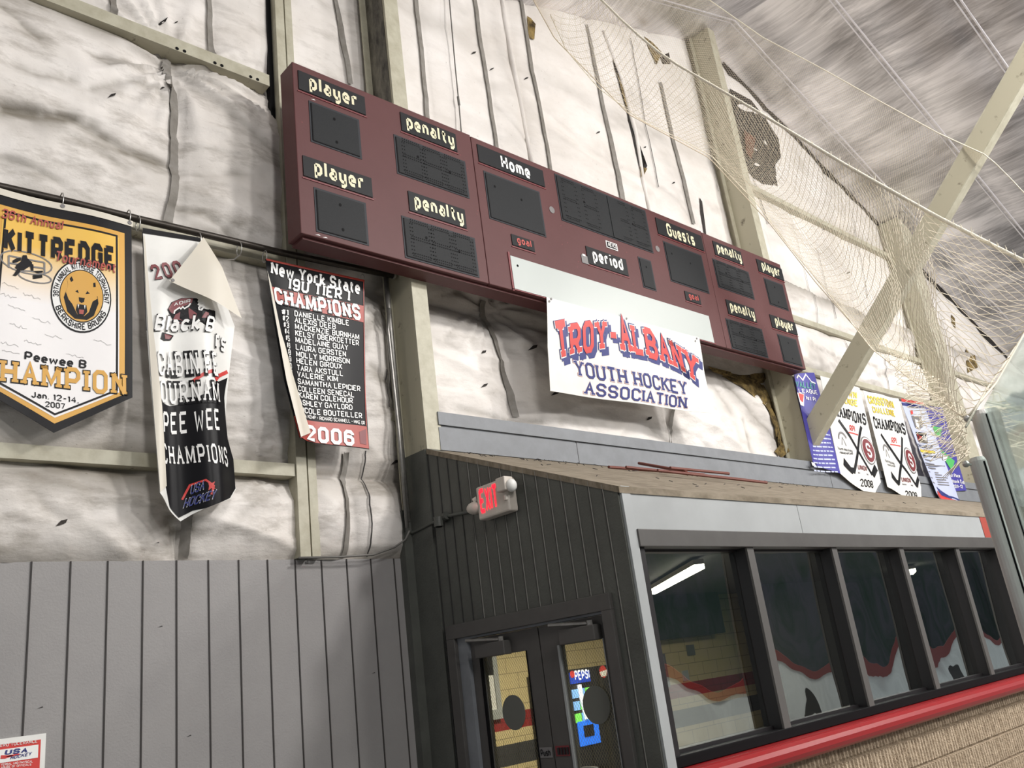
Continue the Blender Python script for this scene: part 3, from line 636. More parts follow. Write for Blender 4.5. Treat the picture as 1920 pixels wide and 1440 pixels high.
# ------------------------------------------------------------------ LOBBY seen through the glass
struct(obj('wall_lobby', MB().box(4, 22, 9.2, 9.3, -EYE, 1.3), M['lobby']))
struct(obj('wall_lobby_left', MB().box(3.95, 4.05, 5.5, 9.3, -EYE, 1.3), M['lobby']))
struct(obj('wall_lobby_right', MB().box(20, 20.1, 3.4, 9.3, -EYE, 1.3), M['lobbydark']))
struct(obj('ceiling_lobby', MB().box(4.07, 20, 3.45, 9.2, 0.93, 0.97), M['lobbydark']))
struct(obj('wall_lobby_soffit', MB().box(10.5, 13.0, 8.9, 9.2, .26, .93), pm('dark_soffit', (58, 60, 58), 0.8)))
struct(obj('wall_lobby_partition', MB().box(13.0, 20, 8.0, 8.1, -EYE, 0.93), pm('grey_partition', (84, 84, 84), 0.8)))
for nm, (xa, ya), (xb, yb), lab, wd in (('a', (9.38, 7.457), (7.536, 5.321), 'lit fluorescent strip on lobby ceiling seen through the leftmost window', .055), ('b', (14.6, 6.2), (15.4, 6.6), 'small lit strip on lobby ceiling seen through the fourth window', .06)):
    d = Vector((xb - xa, yb - ya, 0)); s = d.normalized().cross(Vector((0, 0, 1))) * wd
    t = thing('fluorescent_light', lab, 'light', ((xa + xb) / 2, (ya + yb) / 2, 0.80))
    c = [Vector((xa, ya, .8)) - s, Vector((xb, yb, .8)) - s, Vector((xb, yb, .8)) + s, Vector((xa, ya, .8)) + s]
    obj('lit_tube', MB().extrude(c, (0, 0, .05)), M['tube'], t)
    obj('housing', MB().extrude([p + Vector((0, 0, .05)) for p in c], (0, 0, .05)), M['plastic'], t)
for lx, ly, e in ((8.0, 7.0, 135), (12.0, 6.5, 30)):  # unseen lamps under the lobby ceiling, besides the fluorescent strips
    l = area_lamp(lx, ly, 0.85, e, 0.6, (1, .93, .78))
# dark framed inner window on the lobby wall, seen through the left door
t = MB(); Yl = 9.195
a0, b0 = wz(902, 1238, Yl); a1, b1 = wz(930, 1330, Yl)
lw = thing('lobby_hatch', 'dark framed serving hatch in the cream lobby wall seen through left door', 'hatch', (a0, Yl, b1))
obj('dark_opening', MB().box(a0 - .5, a1 - .02, Yl - .03, Yl, b1, b0 + .1), M['machine'], lw)
obj('frame', MB().box(a1 - .02, a1 + .06, Yl - .06, Yl, b1 - .1, b0 + .1).box(a0 - .5, a1 + .06, Yl - .08, Yl, b1 - .12, b1), M['fascialt'], lw)
a2, b2 = wz(918, 1300, Yl); obj('notice_paper', MB().box(a2 - .1, a2 + .12, Yl - .045, Yl - .03, b2 - .25, b2 + .22), M['white'], lw)
# notices on the lobby wall seen through the leftmost window
for nm, lab, px0, py0, px1, py1, mt, txt in (('wall_sign', 'dark sign with pale letters on lobby wall seen through the leftmost window', 1226, 1228, 1256, 1288, M['grey'], ('CH', 'RE')), ('wall_notice', 'small dark notice on the cream lobby wall right of lettered sign', 1286, 1210, 1303, 1228, M['grey'], ()), ('wall_notice', 'pale paper notice hanging over the red band in the lobby', 1278, 1258, 1292, 1276, M['whiteboard'], ())):
    a0, b0 = wz(px0, py0, 9.19); a1, b1 = wz(px1, py1, 9.19)
    s = thing(nm, lab, 'notice', (a0, 9.19, b1)); obj('board', MB().box(a0, a1, 9.175, 9.198, b1, b0), mt, s)
    for i, tx in enumerate(txt):
        q = MB(); put_text(q, tx, (a0 + .05, b0 - (b0 - b1) * (.45 + .48 * i)), (a1 - .05, b0 - (b0 - b1) * (.45 + .48 * i)), (a0 + .05, b0 - (b0 - b1) * (.08 + .48 * i)), flatY(9.172), 0.002, 2.6); obj('lettering', q, M['fascialt'], s)
# vending machine
Yv = 8.45
vx0, vz1 = wz(1057, 1257, Yv); vx1 = wz(1166, 1250, Yv)[0]
vm = thing('vending_machine', 'black drinks vending machine with lit blue front behind right door', 'vending machine', ((vx0 + vx1) / 2, Yv + .35, -EYE))
obj('cabinet', MB().box(vx0, vx1, Yv, Yv + .7, -EYE, vz1), M['machine'], vm, bevel=.01)
fx0 = wz(1067, 1270, Yv)[0]; fx1 = wz(1104, 1264, Yv)[0]; fz1 = wz(1066, 1262, Yv)[1]; fzm = wz(1070, 1283, Yv)[1]; fzl = wz(1090, 1352, Yv)[1]; fzb = wz(1100, 1398, Yv)[1]
fw = fx1 - fx0
obj('lit_header', MB().box(fx0, fx1, Yv - .02, Yv, fzm, fz1), M['pepsi2'], vm)
obj('lit_lower_front', MB().box(fx0 + .02, fx1 + .03, Yv - .02, Yv, fzb, fzl), M['pepsi'], vm, bevel=.01)
q = MB(); put_text(q, 'PEPSI', (fx0 + .22 * fw, fzm + .05), (fx0 + .96 * fw, fzm + .05), (fx0 + .22 * fw, fzm + .15), flatY(Yv - .022), .002, 2.8); obj('lettering', q, M['glowwhite'], vm)
q = MB(); put_poly(q, ell((fx0 + .12 * fw, fzm + .12), .045, .045), flatY(Yv - .022), .002, 2); obj('round_emblem', q, M['red'], vm)
q = MB(); put_poly(q, ell((fx0 + 1.75 * fw, fzm + .1), .08, .08), flatY(Yv - .002), .002, 2); obj('round_emblem', q, M['red'], vm)
q = MB(); put_poly(q, [(fx0 + 1.75 * fw - .078, fzm + .1), (fx0 + 1.75 * fw + .078, fzm + .12), (fx0 + 1.75 * fw + .05, fzm + .04), (fx0 + 1.75 * fw - .05, fzm + .035)], flatY(Yv - .002), .004, 2); obj('emblem_band', q, M['white'], vm)
for r in range(3):
    for c in range(3):
        zc = fzm - .07 - r * (fzm - fzl) * .32; xc = fx0 + fw * (.16 + .34 * c)
        obj('drink_picture', MB().box(xc - .055, xc + .055, Yv - .015, Yv, zc - .11, zc), M['can2'] if (r + c) % 4 == 2 else M['can'], vm)
q = MB(); q.tube([(fx0 + fw * .36, Yv - .03, fzm - .02), (fx0 + fw * .40, Yv - .03, (fzm + fzl) / 2), (fx0 + fw * .5, Yv - .03, fzl + .02)], .03, 8); obj('handle_strip', q, M['glowwhite'], vm)
obj('delivery_slot', MB().box(fx0 + .3 * fw, fx0 + .78 * fw, Yv - .03, Yv - .018, fzl - .2, fzl - .06), M['machine'], vm)
a0, b0 = wz(1146, 1262, Yv - .1); a1, b1 = wz(1152, 1395, Yv - .1)
tag(obj('door_stop_post', MB().box(a0, a0 + .07, Yv - .15, Yv - .08, -EYE, b0), pm('cream_post', (206, 192, 140), .6)), 'narrow cream upright post beside the drinks vending machine', 'post')

# ------------------------------------------------------------------ DOORS
tr = MB()
tr.box(XD - 0.03, XD, 3.45, 5.02, 0.30, 0.395)
tr.box(XD - 0.03, XD, 3.45, 3.53, -EYE, 0.30).box(XD - 0.03, XD, 4.93, 5.02, -EYE, 0.30)
struct(obj('trim_10', tr, M['chartrim'], bevel=.003))
struct(obj('trim_11', MB().box(XD, XD + .10, 4.83, 4.93, -EYE, .30).box(XD, XD + .10, 3.53, 3.54, -EYE, .30).box(XD, XD + .1, 3.54, 4.83, .285, .30), M['fascia']))
def surfX(X): return lambda a, b, o: (X - o, a, b)
for n_, (y0, y1, ga, gb) in enumerate(((4.145, 4.83, 4.725, 4.275), (3.54, 4.135, 3.965, 3.60))):
    lo, hi = gb, ga; zt = 0.15; zb = -0.78
    d = MB(); X0, X1 = XD + .03, XD + .075
    d.box(X0, X1, y0, lo, -EYE + .02, .28).box(X0, X1, hi, y1, -EYE + .02, .28).box(X0, X1, lo, hi, zt, .28).box(X0, X1, lo, hi, -EYE + .02, zb)
    dr = struct(obj('door_%d' % (n_ + 1), d, M['chartrim']))
    obj('pane', MB().box(X0 + .02, X0 + .026, lo, hi, zb, zt), M['doorglass'], dr)
    wm = MB(); k = -.95
    while k < 1.2:
        for sg in (1, -1):
            pts = []
            for yy in np.linspace(lo, hi, 2): pts.append((X0 + .023, yy, k + sg * (yy - (lo + hi) / 2) * 1.4))
            (p0, p1) = pts
            z0, z1 = p0[2], p1[2]
            if max(z0, z1) > zb and min(z0, z1) < zt:
                t0, t1 = 0.0, 1.0
                for lim, sgn in ((zt, 1), (zb, -1)):
                    f0 = sgn * (z0 - lim); f1 = sgn * (z1 - lim)
                    if f0 > 0 and f1 > 0: t0, t1 = 1, 0
                    elif f0 > 0: t0 = max(t0, f0 / (f0 - f1))
                    elif f1 > 0: t1 = min(t1, f0 / (f0 - f1))
                if t1 > t0: wm.tube([np.array(p0) * (1 - t0) + np.array(p1) * t0, np.array(p0) * (1 - t1) + np.array(p1) * t1], .0008, 3, False)
        k += .03
    obj('wire_mesh', wm, M['wire'], dr)
    cy = (4.477, 3.742)[n_]; dm = MB(); dm.extrude([(X0 + .010, cy + .108 * math.cos(t), -.218 + .108 * math.sin(t)) for t in np.linspace(0, 2 * math.pi, 33)[:-1]], (.006, 0, 0))
    obj('round_sticker', dm, pm('grey_green_sticker', (98, 100, 94), .6), dr)
    obj('glazing_bead', MB().box(X0 - .006, X0 + .01, hi, hi + .018, zb, zt).box(X0 - .006, X0 + .01, lo - .006, lo, zb, zt), M['fascialt' if n_ else 'black'], dr)
    c0 = (4.41, 3.60)[n_]
    cl = obj('door_closer', MB().box(X0 - .07, X0, c0, c0 + .30, .145, .235), M['mullface'], dr, bevel=.006)
    obj('closer_arm', MB().tube([(X0 - .04, c0 + .05, .245), (X0 - .12, c0 + .32, .27)], .011, 6).tube([(X0 - .04, c0 + .05, .235), (X0 - .04, c0 + .05, .262)], .02, 8), M['steel'], cl)
ps = MB(); put_poly(ps, [(4.262, -.435), (4.15, -.435), (4.15, -.495), (4.262, -.495)], surfX(XD + .027), .001, 1)
d1 = bpy.data.objects['door_1']; d2 = bpy.data.objects['door_2']
obj('push_plate', ps, M['grey'], d1)
q = MB(); put_text(q, 'Push', (4.252, -.483), (4.165, -.483), (4.252, -.449), surfX(XD + .025), .002, 2.6); obj('lettering', q, M['ink'], d1)
ps = MB(); put_poly(ps, [(4.12, -.43), (4.0, -.43), (4.0, -.49), (4.12, -.49)], surfX(XD + .027), .001, 1); obj('push_plate', ps, M['maroonp'], d2, label='dark red push plate')
q = MB()
for k in range(4): q.box(XD + .02, XD + .026, 4.10 - .026 * k - .016, 4.10 - .026 * k, -.48, -.44)
obj('plate_mark', q, M['machine'], d2)
obj('panic_handle', MB().box(XD - .02, XD + .03, 3.78, 3.90, -.72, -.55), M['steel'], d2, bevel=.01)

# ------------------------------------------------------------------ STEEL FRAME
def column(x, flange, z0, z1, label, split=None):
    t = thing('steel_column', label, 'column', (x + flange / 2, YC + .15, z0))
    obj('flange', MB().box(x, x + flange, YC, YC + .014, z0, z1), M['cream'], t)
    zs = split if split is not None else z0
    obj('web', MB().box(x, x + .012, YC + .014, YW - .02, zs, z1), M['rust'], t)
    obj('wall_flange', MB().box(x - .07, x + .13, 5.34, 5.354, zs, z1), M['cream'], t)
    return t
c1 = column(XD, .155, 1.72, roof_z(4) - .02, 'tall cream steel column left of centre, behind the scoreboard', 1.20)
c2 = column(9.93, .165, 2.03, roof_z(9.93) - .05, 'cream steel column under the roof ridge, foot of the diagonal brace')
c3 = column(15.27, .5, 2.03, roof_z(15.3) - .05, 'farthest cream steel column, right of the diagonal brace')
g = MB().box(XD - .015, XD, YC + .014, YC + .28, -EYE, 1.72).box(XD - .09, XD + .01, 5.33, 5.40, -EYE, 1.30)
struct(obj('trim_12', g, M['charcoal']))
# flaking dark coat on the upper web of the first column
obj('flaking_web_face', MB().box(XD - .006, XD, YC + .03, YW - .06, 4.4, roof_z(4) - .05), M['flake'], c1)
# door-frame studs left of the scoreboard: two cream channels with a dark gap
t = thing('wall_stud', 'double cream steel stud from wainscot to roof left of the scoreboard', 'stud', (3.08, 5.36, .95))
obj('channel', MB().box(3.005, 3.085, 5.33, 5.45, .95, roof_z(3) - .02), M['cream'], t)
obj('channel', MB().box(3.105, 3.17, 5.345, 5.45, .95, roof_z(3) - .02), M['cream'], t)
obj('gap', MB().box(3.085, 3.105, 5.37, 5.45, .95, roof_z(3) - .02), M['black'], t)
obj('gap', MB().box(2.965, 3.0, 5.40, 5.46, 4.3, 6.0), M['black'], t)
def girt(x0, x1, z, label, h=.085):
    t = thing('wall_girt', label, 'girt', ((x0 + x1) / 2, YG, z))
    obj('web', MB().box(x0, x1, 5.345, 5.36, z, z + h), M['cream'], t)
    obj('flange', MB().box(x0, x1, 5.36, 5.50, z + h - .012, z + h).box(x0, x1, 5.36, 5.50, z, z + .012), M['rust'], t)
    return t
gt = girt(-6, 2.93, 4.80, 'cream steel girt crossing the upper left above the banners', .11)
q = MB()
for px, py in ((332, 91), (346, 96), (403, 118), (416, 123), (470, 144), (483, 149)):
    a, b = wz(px, py, 5.344); put_poly(q, ell((a, b), .014, .014, 10), flatY(5.344), .002, 1)
obj('bolt_hole', q, M['black'], gt)
girt(-6, 3.0, 3.17, 'cream steel girt just behind the dark banner pipe'); girt(-6, 3.0, 1.52, 'cream steel girt low on the left below the banners', .09)
girt(3.2, 3.95, 2.02, 'short cream girt between stud and column below the scoreboard'); girt(10.1, 15.3, 4.25, 'cream girt beyond the right end of the scoreboard')
girt(10.1, 15.3, 6.30, 'high cream girt behind the fine netting right of the ridge'); girt(10.1, 15.3, 3.46, 'cream girt carrying the white and blue banners on the right')
girt(15.8, 23, 4.25, 'cream girt right of the farthest column')
# diagonal brace
t = thing('diagonal_brace', 'long cream diagonal steel brace rising from the column toward the roof', 'brace', (9.95, YC, 2.28))
u = np.array([0, -.7071, .7071]); nrm = np.array([0, -.7071, -.7071]); dn = np.array([0, .7071, -.7071])
def brace_pt(s, d): b = np.array([9.95, YC - .0, 2.28]) + u * s + np.array([0, -.7071 * -d, -.7071 * d]); return b
lo = .17; hi = -.17
Yt = 1.0
def bz(zb, y): return zb + (YC - y) * BS
BS = 0.934; ZU, ZL = 2.51, 2.21
web = MB().extrude([(9.945, YC - .004, ZU), (9.945, YC - .004, ZL), (9.945, Yt, bz(ZL, Yt)), (9.945, Yt, bz(ZU, Yt))], (.012, 0, 0))
obj('web', web, M['rust'], t)
obj('lower_flange', MB().extrude([(9.945, YC - .004, ZL), (9.945, Yt, bz(ZL, Yt)), (9.945, Yt, bz(ZL - .02, Yt)), (9.945, YC - .004, ZL - .02)], (.15, 0, 0)), M['cream'], t)
obj('upper_flange', MB().extrude([(9.945, YC - .004, ZU + .02), (9.945, Yt, bz(ZU + .02, Yt)), (9.945, Yt, bz(ZU, Yt)), (9.945, YC - .004, ZU)], (.15, 0, 0)), M['cream'], t)
# conduits beside the first column
xk, zk0 = wz(744, 545, 5.2); xk2, zk2 = wz(768, 995, 5.2)
q = MB().tube([wz(735, 575, 5.2)[:1] + (5.24,) + wz(735, 575, 5.2)[1:], (3.83, 5.24, 2.75), (3.85, 5.24, 1.9), (3.865, 5.26, 1.15)], .014, 8)
tag(obj('conduit', q, M['steel'], smooth=True), 'thin steel conduit running down beside the first column', 'conduit')
q = MB().tube([(3.885, 5.28, 3.25), (3.885, 5.28, 2.95), (3.893, 5.28, 1.2)], .022, 8)
tag(obj('conduit', q, M['steel'], smooth=True), 'thicker dark conduit against the web of the first column', 'conduit')
pts = [at(768, 995, 'y', 5.24), at(760, 1012, 'y', 5.30), at(740, 1026, 'y', 5.30), at(700, 1040, 'y', 5.31), at(640, 1044, 'y', 5.32), at(560, 1046, 'y', 5.325)]
tag(obj('loose_cable', MB().tube(pts, .008, 6), M['wiregrey'], smooth=True), 'thin grey cable drooping along the top of the grey siding', 'cable')
pts = [at(842, -6, 'y', 5.36), at(853, 120, 'y', 5.36), at(861, 200, 'y', 5.36), at(866, 262, 'y', 5.36)]
hc = tag(obj('hanging_cable', MB().tube(pts, .007, 6).tube([pts[2] + np.array([0, 0, .12]), pts[2] + np.array([.002, 0, .02])], .013, 6), M['wiregrey'], smooth=True), 'thin dark cable hanging down the white wall onto the scoreboard', 'cable')

# ------------------------------------------------------------------ SCOREBOARD
YSB = 4.865
sb = thing('scoreboard', 'long maroon hockey scoreboard with dark display panels mounted high on the wall', 'scoreboard', (6.4, 4.96, 3.19))
cab = MB().box(2.865, 4.655, YSB, 5.055, 3.185, 4.685).box(4.66, 8.205, YSB, 5.055, 3.185, 4.675).box(8.21, 9.955, YSB, 5.055, 3.185, 4.665)
cabo = obj('cabinet', cab, M['maroon'], sb, bevel=.006)
obj('lower_lip', MB().box(2.9, 9.92, YSB + .04, 5.06, 3.165, 3.186), M['maroon'], sb)
S0 = flatY(YSB)
def disp(name, x0, x1, z0, z1, holes, segs=0):
    p = obj(name, MB().box(x0, x1, YSB - .004, YSB + .01, z0, z1), M['panelrim'], sb)
    obj('display_mesh', MB().box(x0 + .022, x1 - .02, YSB - .007, YSB, z0 + .022, z1 - .018), M['panel'], p)
    h = MB()
    for fx, fz in holes: put_poly(h, ell((x0 + fx * (x1 - x0), z0 + fz * (z1 - z0)), .012, .014, 10), flatY(YSB - .007), .002, 1)
    obj('mount_hole', h, M['black'], p)
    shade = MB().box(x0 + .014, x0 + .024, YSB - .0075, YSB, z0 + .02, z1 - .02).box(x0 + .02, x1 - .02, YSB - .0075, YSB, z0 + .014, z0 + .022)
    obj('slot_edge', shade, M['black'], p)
    if segs:
        q = MB(); wd = (x1 - x0)
        for c in segs:
            xa = x0 + wd * c; dw = .19; dz = (z1 - z0) * .40; zc = (z0 + z1) / 2
            for lx0, lx1, lz0, lz1 in ((xa - dw / 2, xa - dw / 2, zc - dz, zc + dz), (xa + dw / 2, xa + dw / 2, zc - dz, zc + dz), (xa - dw / 2, xa + dw / 2, zc, zc), (xa - dw / 2, xa + dw / 2, zc - dz, zc - dz), (xa - dw / 2, xa + dw / 2, zc + dz, zc + dz)):
                n_ = 9
                for rr2 in range(2):
                    for k in range(n_):
                        f = (k + .5) / n_; xx = lx0 + (lx1 - lx0) * f + (.022 * rr2 if lx0 == lx1 else 0); zz = lz0 + (lz1 - lz0) * f + (.022 * rr2 if lz0 == lz1 else 0)
                        put_poly(q, ell((xx, zz), .006, .006, 6), flatY(YSB - .007), .002, 1)
        obj('lamp_dot', q, M['black'], p)['kind'] = 'stuff'
    return p
def caption(txt, x0, x1, z0, z1, mat, ta, tb, h0, h1, w=2.4):
    p = obj('caption_plate', MB().box(x0, x1, YSB - .008, YSB, z0, z1), M['plate'], sb)
    wd = x1 - x0; ht = z1 - z0; q = MB()
    put_text(q, txt, (x0 + wd * ta, z0 + ht * h0), (x0 + wd * tb, z0 + ht * h0), (x0 + wd * ta, z0 + ht * h1), flatY(YSB - .009), .002, w + .55, gap=2.5)
    obj('lettering', q, mat, p)
    obj('plate_slot', MB().box(x0 - .01, x1 + .01, YSB - .006, YSB, z0 - .022, z0 - .014), M['maroonp'], p)
IV = M['ivory']; WH = M['white2']
for zt in (4.62, 3.85):
    for x0, mir in ((2.91, 0), (9.345, 1)):
        zz = zt - (.025 if mir else 0)
        caption('player', x0, x0 + .605, zz - .175, zz, IV, .15, .88, .28, .94)
        disp('player_display', x0 + .08, x0 + .535, zz - .62, zz - .245, ((.48, .76), (.5, .2)))
    for x0, mir in ((3.87, 0), (8.40, 1)):
        zz = zt - (.02 if mir else 0)
        caption('penalty', x0, x0 + .60, zz - .185, zz, IV, .09, .95, .3, .92)
        disp('penalty_display', x0 - .09, x0 + .68, zz - .635, zz - .255, ((.3, .62), (.74, .52)), (.22, .5, .8))
caption('Home', 4.72, 5.56, 4.425, 4.61, WH, .33, .77, .2, .85, 2.5)
disp('score_display', 4.76, 5.47, 3.85, 4.345, ((.16, .73), (.62, .65)))
caption('Guests', 7.31, 8.17, 4.40, 4.60, IV, .2, .8, .16, .82, 2.4)
disp('score_display', 7.37, 8.09, 3.83, 4.325, ((.16, .73), (.62, .65)))
disp('clock_display', 5.73, 7.15, 4.11, 4.64, ((.27, .60), (.57, .56), (.8, .52)), (.12, .33, .68, .88))
obj('colon_strip', MB().box(6.50, 6.66, YSB - .012, YSB, 4.13, 4.62), M['panel'], sb)
caption('period', 6.02, 6.63, 3.715, 3.905, WH, .13, .88, .3, .92, 2.5)
disp('period_display', 6.85, 7.07, 3.64, 4.0, ((.5, .72),))
for x0 in (5.0, 7.585):
    caption('goal', x0, x0 + .28, 3.65, 3.76, M['redtxt'], .22, .86, .34, .9, 2.2)
bd = MB().box(6.35, 6.525, YSB - .008, YSB, 3.975, 4.055)
bdo = obj('maker_badge', bd, M['white2'], sb); obj('badge_field', MB().box(6.362, 6.513, YSB - .011, YSB - .005, 3.985, 4.045), M['ink'], bdo)
q = MB(); put_text(q, 'NEVCO', (6.372, 3.995), (6.503, 3.995), (6.375, 4.035), flatY(YSB - .012), .002, 2.6, slant=.15); obj('lettering', q, M['white2'], bdo)
stk = obj('small_sticker', MB().box(5.93, 6.03, YSB - .006, YSB, 3.70, 3.79), M['grey'], sb); obj('sticker_top', MB().box(5.95, 5.99, YSB - .008, YSB, 3.78, 3.80), M['white2'], stk)
for x0 in (5.61, 7.24):
    q = MB(); put_poly(q, ell((x0, 4.19), .036, .036, 16), S0, .004, 1); obj('vent_plug', q, M['grey'], sb)
wb = obj('white_panel', MB().box(4.945, 7.955, YSB - .012, YSB, 3.20, 3.525), M['whiteboard'], sb)
obj('panel_edge', MB().box(4.925, 4.945, YSB - .008, YSB, 3.18, 3.56).box(4.925, 7.99, YSB - .008, YSB, 3.19, 3.20), M['maroonp'], wb)
q = MB(); put_poly(q, ell((5.02, 3.44), .012, .012, 10), flatY(YSB - .012), .002, 1); obj('screw_hole', q, M['black'], wb)
q = MB(); rr = random.Random(5)
for k in range(70):
    x = rr.uniform(4.5, 8.5) if k % 2 else rr.uniform(2.9, 9.9); z = rr.uniform(3.2, 4.6); put_poly(q, ell((x, z), .006, .005, 6), S0, .0015, 1)
obj('screw_head', q, M['maroonp'], sb)['kind'] = 'stuff'
q = MB()
for x, z in ((3.0, 3.205), (3.06, 3.2), (3.03, 4.40), (2.93, 4.53), (5.7, 3.3)):
    put_poly(q, [(x - .02, z - .004), (x + .025, z), (x + .01, z + .006)], S0, .0015, 1)
obj('paint_chip', q, M['white2'], sb)

# banner hung below the white panel of the scoreboard
def tdep(a, b): return -0.155 * max(0, (3.27 - b) / .92) ** 1.2 + .012 * math.sin(a * 5) * (3.27 - b) + .02 * math.exp(-((a - 7.75) / .12) ** 2) * (3.27 - b)
YT = 4.84
tb = thing('vinyl_banner', 'white vinyl banner with arched red and navy lettering hanging below the scoreboard', 'banner', (6.55, YT, 2.35))
ST = flatY(YT, tdep)
def TT(px, py):                    # banner hangs back toward the wall as it goes down
    Y = YT
    for _ in range(4):
        a, b = wz(px, py, Y); Y = YT - tdep(a, b)
    return (a, b)
sheet('banner_sheet', [TT(1025, 557), TT(1027, 650), TT(1032, 733)], [TT(1311, 633), TT(1321, 700), TT(1336, 775)], ST, M['white'], tb, nu=30, nv=14)
def cc(x, y): return (1000 + x * 350 / 1920, 540 + y * 250 / 1371)
BOT = [TT(*cc(x, y)) for x, y in ((255, 722), (415, 668), (610, 630), (780, 612), (960, 640), (1110, 665), (1270, 720), (1400, 775), (1540, 850), (1700, 985))]
TOP = [TT(*cc(x, y)) for x, y in ((205, 385), (400, 345), (600, 312), (750, 305), (905, 315), (1070, 362), (1200, 405), (1340, 470), (1470, 548), (1690, 690))]
US = [0, .12, .26, .37, .485, .60, .70, .79, .89, 1.0]
def tl_warp(u, v):
    k = min(max(sum(1 for q_ in US if q_ <= u) - 1, 0), len(US) - 2); f = (u - US[k]) / (US[k + 1] - US[k])
    b_ = np.array(BOT[k]) * (1 - f) + np.array(BOT[k + 1]) * f; t_ = np.array(TOP[k]) * (1 - f) + np.array(TOP[k + 1]) * f
    return b_ * (1 - v) + t_ * v
for w_, ext, off, mt, sh, nm in ((2.9, 1.15, .003, 'navy', (.05, -.04), 'letter_shadow'), (2.9, 1.0, .004, 'navy', (.018, -.012), 'letter_shadow'), (2.9, 1.0, .005, 'navy', (-.004, .004), 'letter_outline'), (2.9, .62, .0065, 'white2', (0, 0), 'letter_keyline'), (2.9, .22, .008, 'red', (0, 0), 'lettering')):
    q = MB(); put_text(q, 'TROY-ALBANY', (0, 0), (1, 0), (0, 1), ST, off, w_ + 2 * ext, .75, ext, 1.3, shift=sh, warp=tl_warp, base_w=None, caps_big=True) if False else put_text(q, 'TROY-ALBANY', (0, 0), (1, 0), (0, 1), ST, off, w_, .75, ext, 1.3, shift=sh, warp=tl_warp, caps_big=True)
    obj(nm, q, M[mt], tb)
for tx, a, b, c in (('YOUTH HOCKEY', cc(435, 890), cc(1590, 1095), cc(415, 750)), ('ASSOCIATION', cc(525, 1083), cc(1580, 1235), cc(530, 968))):
    for ext, off, mt, nm in ((.85, .003, 'red', 'letter_outline'), (.65, .004, 'white2', 'letter_keyline'), (.2, .0055, 'navy', 'lettering')):
        q = MB(); put_text(q, tx, TT(*a), TT(*b), TT(*c), ST, off, 2.2, .7, ext, 1.4); obj(nm, q, M[mt], tb)
q = MB()
for p in (cc(163, 138), cc(182, 112), cc(957, 316), cc(1680, 520), cc(1665, 547)): a, b = TT(*p); put_poly(q, ell((a, b), .012, .012, 10), ST, .004, 1)
obj('grommet', q, M['grey'], tb)

# ------------------------------------------------------------------ LEFT BANNERS on the pipe
YB = 5.2
pl = [at(px, py, 'y', YB + .045) for px, py in ((-60, 330), (0, 350), (130, 379), (260, 411), (390, 441), (520, 472), (640, 497), (738, 517))]
pp = [np.array([p[0], YB + .045, p[2] + .0]) for p in pl]; pp[0][0] = -3; pp[0][2] = pp[1][2] + .03
bp = thing('banner_rail', 'dark steel pipe along the left wall from which the banners hang', 'rail', (1.8, YB + .03, 3.2))
obj('pipe', MB().tube(pp, .026, 12), M['pipe'], bp, smooth=True)
obj('end_ring', MB().tube([pp[-1] + np.array([-.012, 0, 0]), pp[-1] + np.array([.006, 0, 0])], .031, 14), M['hook'], bp)
def ring(x, z, r, parent, n=12):
    q = MB(); q.tube([(x, YB + .03 + r * 1.0 * math.cos(t), z + r * 1.35 * math.sin(t)) for t in np.linspace(0, 2 * math.pi, n)], .004, 5, False); return obj('hook', q, M['hook'], parent, smooth=True)
r0 = thing('pipe_hanger', 'bright ring hanger round the pipe between crumpled and roster banners', 'hanger', (2.55, YB, 3.1))
a, b = wz(452, 464, YB); ring(a, b, .04, r0); a2, b2 = wz(432, 476, YB); q = MB().tube([(a, YB + .02, b - .05), (a - .03, YB + .05, b - .08), (a2, YB + .1, b2)], .006, 6); obj('wire_tail', q, M['hook'], r0)

def BP(px, py): return wz(px, py, YB)
# --- black and gold pennant
kd = lambda a, b: .02 * math.sin(a * 4.4 + .6) * (3.15 - b) + .012 * math.sin(a * 9 + b * 2)
SK = flatY(YB, kd)
k1 = thing('pennant_banner', 'black and gold pointed tournament banner at the far left of the pipe', 'banner', (1.39, YB, 1.64))
def kit(Rt, Rm, Tp):               # right edge top, right corner, tip -> mirrored about the tip
    Lt = (2 * Tp[0] - Rt[0], 2 * 0 + Rt[1]); Lm = (2 * Tp[0] - Rm[0], Rm[1]); return [Lt, Lm, (Tp[0] - .002, Tp[1])], [Rt, Rm, (Tp[0] + .002, Tp[1])]
tip = BP(100, 812)
l, r = kit(BP(247, 424), BP(245, 748), tip); sheet('banner_cloth', l, r, SK, M['ink'], k1, nv=16)
l, r = kit(BP(233, 438), BP(230, 742), BP(101, 795)); q = MB(); put_rows(q, l, r, SK, .0015, 24, 14); obj('gold_border', q, M['gold'], k1)
M['fade'] = pm('gold_to_white_print', (240, 238, 236), .42); nt = M['fade'].node_tree
tc = nt.nodes.new('ShaderNodeTexCoord'); sp = nt.nodes.new('ShaderNodeSeparateXYZ'); nt.links.new(tc.outputs['Object'], sp.inputs[0])
mr = nt.nodes.new('ShaderNodeMapRange'); mr.inputs['From Min'].default_value = .80; mr.inputs['From Max'].default_value = 1.30; nt.links.new(sp.outputs[2], mr.inputs[0])
rp = nt.nodes.new('ShaderNodeValToRGB'); rp.color_ramp.elements[0].color = lin((240, 238, 238)); rp.color_ramp.elements[1].color = lin((232, 186, 72)); rp.color_ramp.elements[1].position = .75
nt.links.new(mr.outputs[0], rp.inputs[0]); nt.links.new(rp.outputs[0], nt.nodes['Principled BSDF'].inputs['Base Color'])
l, r = kit(BP(222, 447), BP(219.5, 739), BP(101.5, 784)); q = MB(); put_rows(q, l, r, SK, .003, 24, 14); obj('printed_field', q, M['fade'], k1)
